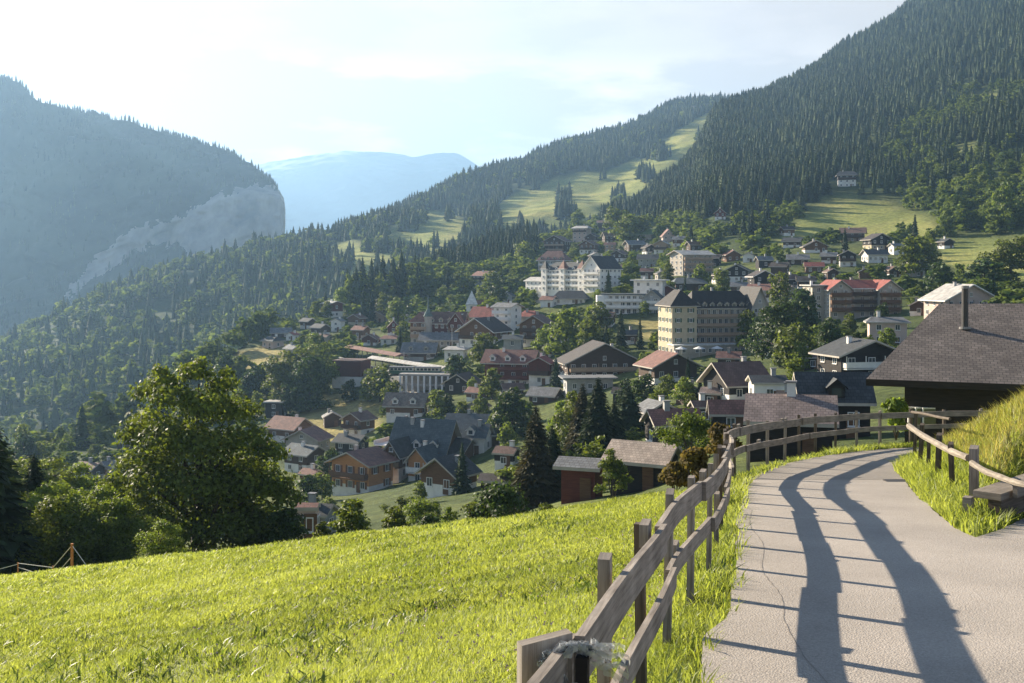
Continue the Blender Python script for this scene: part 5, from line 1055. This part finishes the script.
# trees standing just over the brow of the meadow
rs = [('round',352,497,548,1.2,70),('dark',34,452,610,1.2,66),('pale',62,474,610,1.4,58),('pale',98,480,600,1.2,57),('round',30,482,620,1.2,54),('pale',18,486,620,1.2,60),('pale',125,492,600,1.2,56),('dark',-20,400,640,1.3,52),('dark',-6,420,640,1.3,60),
 ('round',45,446,560,1.4,100),('pale',75,458,560,1.2,100),('round',15,455,570,1.4,105),('dusky',125,470,560,1.3,90),('round',250,500,575,1.3,62),('dusky',285,505,570,1.2,60),('round',322,520,560,.9,62),('pale',158,516,595,1.1,50),
 ('round',395,505,545,1.1,70),('dusky',430,512,545,1.3,66),('pale',450,505,540,1.0,72),('round',478,498,540,1.2,66),('dusky',505,494,530,1.1,70),('round',545,500,528,1.0,62)]
for kd, u, vt, vb, wd, Z in rs: ptree(kd, u, vt, vb, Z, wd)

# the big broadleaf tree in the meadow's lower edge
def big_tree():
    Zt = 62.; base = P(197, 608, Zt); t_ = empty('broadleaf_tree', tuple(base)); H_ = (608-357)/F*Zt; s_ = Zt/F
    def b(u, v, r, dy=0): return ((u-197)*s_, dy*s_, (608-v)*s_, r*s_)
    bl = [b(165,385,20),b(198,376,18,-8),b(222,388,18),b(146,398,20,10),b(180,400,26,-22),b(214,408,28,-18),b(240,415,24),b(150,428,26),b(132,440,18),b(178,438,30,-26),b(210,446,34,-30),b(244,446,30),b(268,456,22),
          b(140,468,28),b(118,486,20),b(168,478,32,-30),b(205,486,36,-34),b(242,486,32,-10),b(272,488,24),b(288,502,16),b(128,512,26),b(160,520,30,-28),b(196,528,34,-34),b(236,526,34,-20),b(268,526,26),b(290,530,14),
          b(200,420,34,30),b(170,460,36,34),b(230,480,40,30),b(150,500,36,30),b(200,520,40,34),b(258,500,30,24),b(190,450,30,0),b(220,500,34,0),b(136,545,24,0),b(170,556,28,-14),b(215,560,30,-14),b(255,552,26),b(160,372,9),b(200,366,10),b(226,374,9),b(185,370,8)]
    C_, U_, V_ = leaves(bl, 34000, .125, shell=.35); link('crown', quads_mesh('crown', C_, U_, V_, LEAFK['leaf_mid']), t_)
    mb = MB(); p_ = Vector((0,0,-1)); cu_ = [(0,0,-1,.42),(.1,0,2.6,.36),(-.05,0,4.6,.30),(.1,0,7,.2),(0,0,9.5,.1),(.1,0,12.2,.04)]
    for k in range(5): mb.tube(cu_[k][:3], cu_[k+1][:3], cu_[k][3], cu_[k+1][3], 10, caps=False)
    rr = random.Random(5)
    for k in range(16):
        z0 = rr.uniform(2.4, 9); a_ = rr.uniform(0, 6.28); l_ = rr.uniform(1.6, 4.2)*(1-.04*z0); q0_ = Vector((0,0,z0)); q1_ = q0_+Vector((math.cos(a_)*l_, math.sin(a_)*l_*.8, l_*.75)); mb.tube(q0_, q1_, .15, .05, 7, caps=False)
        for j_ in range(3): q_ = q0_.lerp(q1_, .4+.2*j_); mb.tube(q_, q_+Vector((rr.uniform(-1,1), rr.uniform(-1,1), rr.uniform(.3,1.2))), .06, .015, 5, caps=False)
    mb.build('trunk', BARK, t_); tag(t_, 'big full-crowned broadleaf tree standing at the lower edge of the bright meadow', 'tree'); return t_
big_tree()
# reddish bush and green fruit bushes beside the sunlit barn and the bend
def bush(name, label, u, v, Z, h, r, mk, n=2600, ls=.11, z=None):
    q = P(u, v, Z); bl = crown_blobs(int(u), h, r, 14, base=.05)
    t_ = empty(name, tuple(q)); link('foliage', quads_mesh('foliage', *leaves(bl, n, ls, shell=.3), LEAFK[mk]), t_); mb = MB()
    rr = random.Random(int(v))
    for k in range(7): a_ = rr.uniform(0, 6.28); mb.tube((0,0,-.5), (math.cos(a_)*r*.5, math.sin(a_)*r*.5, h*.7), .03, .01, 5, caps=False)
    mb.build('stem', BARK, t_); tag(t_, label, 'bush'); return t_
bush('shrub','rusty brown shrub growing against the outside of the fence bend',694,480,42,1.3,.75,'rust')
bush('shrub','rust tinged low shrub between sunlit barn and fence',676,486,44,.9,.7,'rust')
bush('shrub','leafy green bush above the rusty shrub behind the barn roof',676,462,110,3.0,3.0,'leaf_mid')
bush('shrub','light green bush between the grey shed and the sunlit barn',613,500,88,4.2,1.5,'leaf_light')
bush('shrub','dense light green bush left of the sweeping grey-brown roof',690,452,70,2.6,2.2,'leaf_light')
bush('shrub','large round leafy green shrub beside the great barn wall',896,428,46,1.25,.75,'leaf_light',1500)
bush('shrub','yellow-green bush on the slope below the slate roofed chalet',420,522,95,1.9,2.2,'leaf_light')
bush('shrub','dark green bush at the meadow brow below the blackened hut',500,520,66,2.2,2.4,'leaf_dark')
bush('shrub','small orange-leaved bush beside the outermost near fence posts',722,452,45,1.2,.8,'rust',1200)

# scattered village trees and the first rows of the forest
def blocked(u, v, Z, px, con):
    r = px*(.20 if con else .38)
    for h_ in HOUSES:
        b = h_['box']
        if Z < h_['Z']+4:
            ox = min(u+r, b[1])-max(u-r, b[0]); oy = min(v, b[3])-max(v-px, b[2])
            if ox > 0 and oy > 0 and ox*oy > .13*(b[1]-b[0])*(b[3]-b[2]): return True
        x = (u-512)/F*Z
        if math.hypot(x-h_['c'][0], Z-h_['c'][1]) < h_['r']*1.25+px*Z/F*.25: return True
    return False
CLEARV = DRY+[[(470,448),(520,440),(520,470),(470,476)],[(366,478),(470,486),(470,505),(366,505)],[(120,418),(160,400),(160,440),(110,445)]]
def surface_points(sh, n, maskfn, umin, umax, kmin=0.0):
    dx = np.hypot(np.diff(sh.x, axis=0)[:, :-1], np.diff(sh.y, axis=0)[:, :-1]); dy = np.hypot(np.diff(sh.x, axis=1)[:-1], np.diff(sh.y, axis=1)[:-1]); A = dx*dy
    cu_, cv_ = sh.u[:-1,:-1], sh.v[:-1,:-1]; tt_ = np.linspace(0, sh.K-1, sh.nt)[None, :-1]
    A = A*((cu_ > umin) & (cu_ < umax) & (tt_ > kmin) & (tt_ < sh.K-1.4)); A = A*maskfn(cu_, cv_, tt_); p_ = (A/A.sum()).ravel(); idx = rng.choice(A.size, n, p=p_); i_, j_ = np.unravel_index(idx, A.shape)
    fu, fv = rng.random(n), rng.random(n)
    lerp = lambda M: (M[i_, j_]*(1-fu)+M[i_+1, j_]*fu)*(1-fv)+(M[i_, j_+1]*(1-fu)+M[i_+1, j_+1]*fu)*fv
    return lerp(sh.x), lerp(sh.y), lerp(sh.z)
def mv(cu_, cv_, tt_): return (inpoly(cu_, cv_, VILLAGE[:]) & ~np.any([inpoly(cu_, cv_, p) for p in CLEARV+MEAD_A], axis=0) & (tt_ > 1.2) & (cv_ < 560)).astype(float)
X, Y, Zz = surface_points(shA, 5000, mv, -60, 1060); placed = []; nb = nc = 0
for x, y, z in zip(X, Y, Zz):
    if nb+nc >= 330: break
    u, v = uv_of((x, y, z)); left = u < 330
    kd = random.choices(['round','pale','dusky','dark'], [5, 3, 3, 3 if not left else 1.5])[0]; con = kd == 'dark'
    h_ = random.uniform(6, 11) if not con else random.uniform(11, 19)
    if left: h_ *= 1.15
    px = h_*F/y
    if y < 120 or blocked(u, v, y, px, con): continue
    if any(math.hypot(x-a_, y-b_) < 4.2 for a_, b_ in placed): continue
    placed.append((x, y)); tree(kd, x, y, z-.2, h_, y, wide=random.uniform(.85, 1.25)); nb += not con; nc += con

# ---- the forests
def fmaskA(cu_, cv_, tt_):
    m_ = ~inpoly(cu_, cv_, VILLAGE) & ~np.any([inpoly(cu_, cv_, p) for p in MEAD_A+DRY], axis=0) & (tt_ > 3.6); return m_.astype(float)
def fmaskB(cu_, cv_, tt_):
    m_ = (~np.any([inpoly(cu_, cv_, p) for p in MEAD_B], axis=0) | (vnoise(cu_, cv_*1.4, 14) > .27)) & (tt_ > 1); dens_ = np.where(vnoise(cu_, cv_*1.6, 18) > .12, .45, 1.0); return m_*dens_*np.where((cu_ < 330) & (cv_ > 300), .95, 1)
def con_lo(seed, tiers, per): V = conifer_np(seed, 1.0, .15, tiers, per); return V
LO = [con_lo(k, 5, 6) for k in range(5)]; MI = [con_lo(k+20, 8, 8) for k in range(5)]
def blo(seed, n, sz=None): 
    C_, U_, V_ = leaves(crown_blobs(seed, 1.0, .40, 12, base=.12), n, sz or (.115 if n < 150 else .075), shell=.35); return np.stack([C_-U_, C_-V_, C_+U_, C_+V_], 1).reshape(-1, 3)
BL = [blo(k, 110) for k in range(4)]; BM = [blo(k+9, 260) for k in range(4)]
def merged(name, pts, hs, protos, wide, m_, label, cat):
    parts_ = []
    n = len(pts); rot = rng.uniform(0, 6.28, n); pi = rng.integers(0, len(protos), n)
    for k in range(len(protos)):
        ii = np.where(pi == k)[0]
        if not len(ii): continue
        V = protos[k]; c_, s_ = np.cos(rot[ii])[:, None], np.sin(rot[ii])[:, None]; hh_ = hs[ii][:, None]; ww = hh_*(wide*rng.uniform(.75, 1.5, len(ii)))[:, None]
        X_ = (V[None, :, 0]*c_-V[None, :, 1]*s_)*ww+pts[ii, 0:1]; Y_ = (V[None, :, 0]*s_+V[None, :, 1]*c_)*ww+pts[ii, 1:2]; Z_ = V[None, :, 2]*hh_+pts[ii, 2:3]
        parts_.append(np.stack([X_, Y_, Z_], -1).reshape(-1, 3))
    q = np.concatenate(parts_); o_ = link(name, mesh_np(name, q, np.arange(len(q)), np.full(len(q)//4, 4), [m_])); tag(o_, label, cat, kind='stuff'); return o_
FN = mat('forest_needles', (.070,.092,.034), (.018,.032,.014), .03, coord='Object', detail=8, transl=.10, isl=.5, spec=.15)
FB = mat('forest_leaves', (.13,.165,.035), (.055,.085,.02), .02, coord='Object', detail=8, transl=.35, isl=.4, spec=.15)
X, Y, Zz = surface_points(shA, 25000, fmaskA, -60, 1120, 3.6); hs = rng.uniform(11, 21, len(X))*(1+.35*vnoise(X, Y, 120)); us_ = 512+F*X/Y; vs_ = HV-F*Zz/Y
br_ = (vnoise(X, Y, 90)+.9*((Y < 700))+.28*(Y < 1300)-.35+.6*(inpoly(us_, vs_, [(880,150),(960,90),(1100,80),(1100,280),(930,280),(900,200)])) > .25+.55*rng.random(len(X)))
pc = np.stack([X, Y, Zz-.5], -1)
px = hs*F/Y; inview = (us_ > -10) & (us_ < 1034) & (vs_ > 5)
keep = np.ones(len(X), bool)
for h_ in HOUSES:
    b = h_['box']; pxx = hs*F/Y
    keep &= ~((Y < h_['Z']+12) & (us_ > b[0]-pxx*.16) & (us_ < b[1]+pxx*.16) & (vs_-pxx < b[3]-2) & (vs_ > b[2]))
    keep &= np.hypot(X-h_['c'][0], Y-h_['c'][1]) > h_['r']*1.3+2
X, Y, Zz, hs, us_, vs_, br_, pc, px, inview = [q[keep] for q in (X, Y, Zz, hs, us_, vs_, br_, pc, px, inview)]
order = np.argsort(-px*inview*(~br_)); ncon = sum(1 for t_ in TREES if t_['kind'] in PC); nbr = sum(1 for t_ in TREES if t_['kind'] in PB)
take = order[:max(0, 300-ncon)]
for k in take: tree('dark', X[k], Y[k], Zz[k]-.5, hs[k], Y[k], wide=random.uniform(.8, 1.05))
rest = np.ones(len(X), bool); rest[take] = False
order = np.argsort(-px*inview*br_); tk2 = order[:max(0, 300-nbr)]; tk2 = tk2[br_[tk2]]
for k in tk2: tree(random.choice(['round','pale','dusky']), X[k], Y[k], Zz[k]-.5, hs[k]*.62, Y[k], wide=random.uniform(.9, 1.2))
rest[tk2] = False
m_ = rest & ~br_; near_ = Y < 1000
merged('forest', pc[m_ & near_], hs[m_ & near_], MI, 1.4, FN, 'dark spruce forest on the lower mountainside above the village', 'forest')
merged('forest', pc[m_ & ~near_], hs[m_ & ~near_], LO, 1.5, FN, 'distant spruce forest covering the high right mountainside', 'forest')
m_ = rest & br_
merged('woodland', pc[m_], hs[m_]*.68, BM, 1.0, FB, 'lighter broadleaf trees mixed into the forest above the village', 'woodland')
X, Y, Zz = surface_points(shB, 13000, fmaskB, -80, 760, 1.0); hs = rng.uniform(14, 25, len(X)); us_ = 512+F*X/Y
br_ = (rng.random(len(X)) < np.clip((520-us_)/700, .08, .55)); pc = np.stack([X, Y, Zz-.5], -1)
merged('forest', pc[~br_], hs[~br_], LO, 1.45, FN, 'hazy spruce wood along the shoulder behind the village', 'forest')
merged('woodland', pc[br_], hs[br_]*.75, BL, 1.05, FB, 'hazy round broadleaf trees on the slope left of the village', 'woodland')
# trees along the cliff mountain
def fmaskD(cu_, cv_, tt_): return ((tt_ > 1.5) & ~inpoly(cu_, cv_, CL))*(np.where(vnoise(cu_, cv_, 30) > .15, .5, 1.))*np.where(tt_ > 5.6, 3.5, 1.)
X, Y, Zz = surface_points(shD, 15000, fmaskD, -80, 290, 1.5); hs = rng.uniform(9, 17, len(X)); pc = np.stack([X, Y, Zz-1], -1)
merged('forest', pc, hs, LO[:3], 1.2, FN, 'hazy forest on the steep mountain above the cliff', 'forest')

def mshr(cu_, cv_, tt_): return (inpoly(cu_, cv_, VILLAGE) & ~np.any([inpoly(cu_, cv_, p) for p in CLEARV+MEAD_A], axis=0) & (tt_ > 1.3))*np.where(vnoise(cu_*1.5, cv_*2.5, 20) > -.05, 1., .12)
X, Y, Zz = surface_points(shA, 9500, mshr, -60, 1060); hs = 1.4+7.5*rng.random(len(X))**1.9; us_ = 512+F*X/Y; vs_ = HV-F*Zz/Y; keep = Y > 115
for h_ in HOUSES:
    b = h_['box']; pxx = hs*F/Y
    keep &= ~((Y < h_['Z']+1) & (us_ > b[0]-2) & (us_ < b[1]+2) & (vs_-pxx < b[3]-3) & (vs_ > b[2])); keep &= np.hypot(X-h_['c'][0], Y-h_['c'][1]) > h_['r']*1.15
pc = np.stack([X, Y, Zz-.3], -1)[keep]
hk = hs[keep]; nr = pc[:, 1] < 250; BF = [blo(k+40, 1100, .034) for k in range(3)]; mid_ = (~nr) & (pc[:, 1] < 380)
hk[nr] *= .75
merged('shrubbery', pc[nr], hk[nr], BF, 1.3, LEAFK['leaf_mid'], 'garden shrubs and young trees between the nearest village houses', 'shrubs')
merged('shrubbery', pc[mid_], hk[mid_], BM, 1.4, FB, 'shrubs, hedges and young trees between the middle village houses', 'shrubs')
merged('shrubbery', pc[~nr & ~mid_], hk[~nr & ~mid_], BL, 1.5, FB, 'shrubs, hedges and young trees between the farthest village houses', 'shrubs')
# ---- tree labels: what the tree looks like and which house it stands beside
DESC = {'round':'round green broadleaf tree','pale':'light yellow-green broadleaf tree','dusky':'dark green broadleaf tree','dark':'dark pointed spruce','brownish':'brown-tinged tall spruce'}
groups_ = {}
for t_ in TREES:
    best = None
    for h_ in [q for q in HOUSES if ' of the ' not in q['ph'] and ' above the ' not in q['ph'] and ' below the ' not in q['ph']]:
        b = h_['box']; cx_ = (b[0]+b[1])/2; dx_ = t_['u']-cx_; dv_ = t_['v']-(b[3]); dd = math.hypot(max(0, abs(dx_)-(b[1]-b[0])/2), dv_)
        if best is None or dd < best[0]: best = (dd, h_, dx_)
    dd, h_, dx_ = best; b = h_['box']
    if dd < 55: rel_ = ('left of' if dx_ < -(b[1]-b[0])*.4 else 'right of' if dx_ > (b[1]-b[0])*.4 else 'in front of' if t_['Z'] < h_['Z'] else 'behind')+' the '+h_['ph']
    elif t_['u'] > 780: rel_ = 'on the wooded slope at the right edge'
    elif t_['u'] < 330: rel_ = 'beyond the left meadow brow'
    else: rel_ = 'in the forest above the village'
    groups_.setdefault((t_['kind'], rel_), []).append(t_)
NUM = ['', '', 'second', 'third', 'fourth', 'fifth', 'sixth', 'seventh', 'eighth', 'ninth', 'tenth', 'eleventh', 'twelfth']
def ordered(L_, base, extra, grp):
    for i_, t_ in enumerate(L_):
        n_ = len(L_); o_ = '' if n_ == 1 else ', leftmost' if i_ == 0 else ', rightmost' if i_ == n_-1 else (', %s from left' % NUM[i_+1] if i_ < n_/2 else ', %s from right' % NUM[n_-i_])
        tag(t_['o'], base+extra+o_, 'tree', grp)
for (kd, rel_), L_ in groups_.items():
    base = DESC[kd]+' '+rel_; grp = (DESC[kd]+'s '+rel_) if len(L_) > 6 else 'trees among and above the village houses'
    L_.sort(key=lambda t_: t_['u'])
    if len(L_) <= 12: ordered(L_, base, '', grp)
    elif len(L_) <= 24:
        q = sorted(L_, key=lambda t_: -t_['v']); hf = len(q)//2
        for part_, nm_ in ((q[:hf], ', lower row'), (q[hf:], ', upper row')): part_.sort(key=lambda t_: t_['u']); ordered(part_, base, nm_, grp)
    else:
        for t_ in L_: tag(t_['o'], base, 'tree', grp)

# ------------------------------------------------------------------ grass
GRASS = mat('meadow_grass', (.27,.305,.075), (.165,.21,.045), .9, coord='Object', transl=.55, isl=.35, spec=.25, rough=.5, detail=5, big=(.35,(.29,.33,.095)))
GRASS2 = mat('dry_bank_grass', (.36,.31,.13), (.19,.20,.05), 1.2, coord='Object', transl=.45, isl=.5, spec=.25, rough=.5, detail=5)
WEED = mat('broad_weed_leaves', (.10,.15,.03), (.05,.08,.018), 2, transl=.4, isl=.4, spec=.3, rough=.5)
def blades(x, y, hgt, wid, lean=.45, zoff=0):
    n = len(x); z = znear(x, y)-.01+zoff; a_ = rng.uniform(0, 6.283, n); ln = hgt*rng.uniform(.1, lean*2, n); dx_, dy_ = np.cos(a_)*ln, np.sin(a_)*ln; b_ = a_+1.57+rng.normal(0, .6, n); wx, wy = np.cos(b_)*wid, np.sin(b_)*wid
    v = np.empty((n, 5, 3)); v[:, 0] = np.stack([x-wx, y-wy, z], -1); v[:, 1] = np.stack([x+wx, y+wy, z], -1)
    mx, my, mz = x+dx_*.35, y+dy_*.35, z+hgt*.6; v[:, 2] = np.stack([mx+wx*.75, my+wy*.75, mz], -1); v[:, 3] = np.stack([x+dx_, y+dy_, z+hgt*.98], -1); v[:, 4] = np.stack([mx-wx*.75, my-wy*.75, mz], -1); return v
def blade_obj(name, vlist, m_, label):
    v = np.concatenate(vlist).reshape(-1, 3); n = len(v)//5; b_ = np.arange(n)[:, None]*5; f = np.concatenate([b_+0, b_+1, b_+2, b_+4, b_+4, b_+2, b_+3], 1)
    o_ = link(name, mesh_np(name, v, f.ravel(), np.tile([4, 3], n), [m_])); tag(o_, label, 'grass', kind='stuff'); return o_
def meadow_pts(n, y0, y1, pw=1.0, umin=-60, umax=760):
    yy = y0*(y1/y0)**rng.random(n); uu = rng.uniform(umin, umax, n); xx = (uu-512)/F*yy; return xx, yy
vl = []
for (n, y0, y1, h0, h1, w0_, w1_) in ((190000, 4, 16, .04, .12, .003, .007), (210000, 14, 30, .045, .12, .006, .013), (110000, 26, 60, .06, .14, .013, .024)):
    x, y = meadow_pts(n, y0, y1); d = polydist(x, y, FPS); k = d > -.15; x, y = x[k], y[k]; cl_ = .75+.5*np.clip(vnoise(x, y, .9)+vnoise(x, y, .35)*.6+.4, 0, 1)
    vl.append(blades(x, y, rng.uniform(h0, h1, len(x))*cl_, rng.uniform(w0_, w1_, len(x)), .7))
blade_obj('grass', vl, GRASS, 'bright sunlit meadow grass left of the fence')
# verge between fence and lane
s2_ = rng.uniform(s0-4, LASTS, 60000); pxy = np.stack([np.interp(s2_, SL, FPS[:, 0]), np.interp(s2_, SL, FPS[:, 1])], -1); tz = np.stack([np.interp(s2_+.1, SL, FPS[:, 0])-pxy[:, 0], np.interp(s2_+.1, SL, FPS[:, 1])-pxy[:, 1]], -1); tz /= np.linalg.norm(tz, axis=1, keepdims=True)+1e-9
off = rng.uniform(-.35, 1.3, len(s2_)); X = pxy[:, 0]+tz[:, 1]*off; Y = pxy[:, 1]-tz[:, 0]*off; rin = inpoly(X+.0, Y, ROADPOLY); edge = rng.random(len(X)) < .0
dE = np.abs(polydist(X, Y, np.array(ELS[::3]))); k = (~rin) | ((dE < .10) & (rng.random(len(X)) < .4)); X, Y = X[k], Y[k]; sc_ = np.clip(Y/14, .7, 2.2)
cl_ = .5+1.1*np.clip(vnoise(X, Y, .5)+.5, 0, 1)
blade_obj('grass', [blades(X, Y, rng.uniform(.06, .2, len(X))*cl_, rng.uniform(.005, .011, len(X))*sc_, .6)], GRASS, 'uneven grass verge between the fence and the lane')
# the inner bank
x = rng.uniform(5.6, 26, 200000); y = rng.uniform(15.2, 38, 200000); e_ = bankdist(x, y); u_ = 512+F*x/y; k = (e_ > -.02) & (u_ < 1060) & (~inpoly(x, y, ROADPOLY)); x, y, e_ = x[k], y[k], e_[k]; gl = e_ > .0; x, y, e_ = x[gl], y[gl], e_[gl]
dry_ = (e_ > 1.0+.5*vnoise(x, y, 1.5)) & (rng.random(len(x)) < .55)
blade_obj('grass', [blades(x[~dry_], y[~dry_], rng.uniform(.10, .32, (~dry_).sum()), rng.uniform(.007, .015, (~dry_).sum()), .6)], GRASS, 'lush green grass at the foot of the inner bank')
blade_obj('grass', [blades(x[dry_], y[dry_], rng.uniform(.14, .45, dry_.sum()), rng.uniform(.005, .011, dry_.sum()), .45)], GRASS2, 'tall yellowed seeding grass on the inner bank')
# weeds and clover
x, y = meadow_pts(520, 9, 36); d = polydist(x, y, FPS); x, y = x[d > .2], y[d > .2]; k = vnoise(x, y, 3.) > .05; x, y = x[k], y[k]; X = np.repeat(x, 26)+rng.normal(0, .11, len(x)*26); Y = np.repeat(y, 26)+rng.normal(0, .13, len(x)*26)
blade_obj('weeds', [blades(X, Y, rng.uniform(.05, .14, len(X)), rng.uniform(.010, .022, len(X)), .9)], WEED, 'dark broad-leaved weed tufts scattered in the meadow')
s3 = rng.uniform(s0-3, LASTS-12, 160); X = []; Y = []
for q in s3: p_ = fat(q); d_ = fdir(q); o_ = random.uniform(-.1, .75); c_ = p_+np.array([d_[1], -d_[0]])*o_; X += list(c_[0]+rng.normal(0, .07, 22)); Y += list(c_[1]+rng.normal(0, .07, 22))
X, Y = np.array(X), np.array(Y); k = ~inpoly(X, Y, ROADPOLY); X, Y = X[k], Y[k]
blade_obj('weeds', [blades(X, Y, rng.uniform(.06, .2, len(X)), rng.uniform(.008, .018, len(X)), .9)], WEED, 'leafy weeds growing along the foot of the fence')
PINK = mat('clover_bloom', (.55,.38,.42), (.45,.3,.36), 9); x, y = meadow_pts(1100, 6, 20, umin=180); d = polydist(x, y, FPS); x, y = x[d > .2], y[d > .2]
z = znear(x, y)+rng.uniform(.10, .18, len(x)); C_ = np.stack([x, y, z], -1); U_ = rand_unit(len(x))*.014; V_ = np.cross(U_, rand_unit(len(x))); V_ = V_/np.linalg.norm(V_, axis=1, keepdims=True)*.014
o = link('clover', quads_mesh('clover', np.repeat(C_, 3, 0), np.repeat(U_, 3, 0)*rng.uniform(.6,1.2,(len(x)*3,1)), rand_unit(len(x)*3)*.013, PINK)); tag(o, 'pale pink clover heads dotted through the near meadow', 'flowers', kind='stuff')

# ------------------------------------------------------------------ masts on the far clearing, flagpoles and lamps in the village
def mast(u, vt, vb, Z, lab):
    q = P(u, vb, Z); h_ = (vb-vt)/F*Z; t_ = empty('lift_pylon', tuple(q)); mb = MB(); mb.tube((0,0,-3), (0,0,h_), .9, .6, 8); mb.build('mast', METAL, t_); mb = MB(); mb.box(-5,5,-.4,.4,h_-.5,h_+.3); mb.build('crossarm', METAL, t_); tag(t_, lab, 'pylon')
mast(694, 106, 124, 2130, 'thin lift pylon on the topmost sunlit clearing')
for k, (u, vt, vb, lab) in enumerate([(452,322,352,'slim flagpole by the cafe at the station square'),(404,352,372,'lamp post at the left end of the station platform'),(768,330,356,'slim pole beside the right corner of the palace terrace')]):
    Z = shA.hit(u, vb); q = P(u, vb, Z); h_ = min(9, (vb-vt)/F*Z); t_ = empty('pole', tuple(q)); mb = MB(); mb.tube((0,0,-1), (0,0,h_), .07, .05, 8); mb.build('shaft', WHITE, t_); mb = MB(); mb.tube((0,0,h_), (0,0,h_+.25), .16, .1, 8); mb.build('cap', METAL, t_); tag(t_, lab, 'pole')
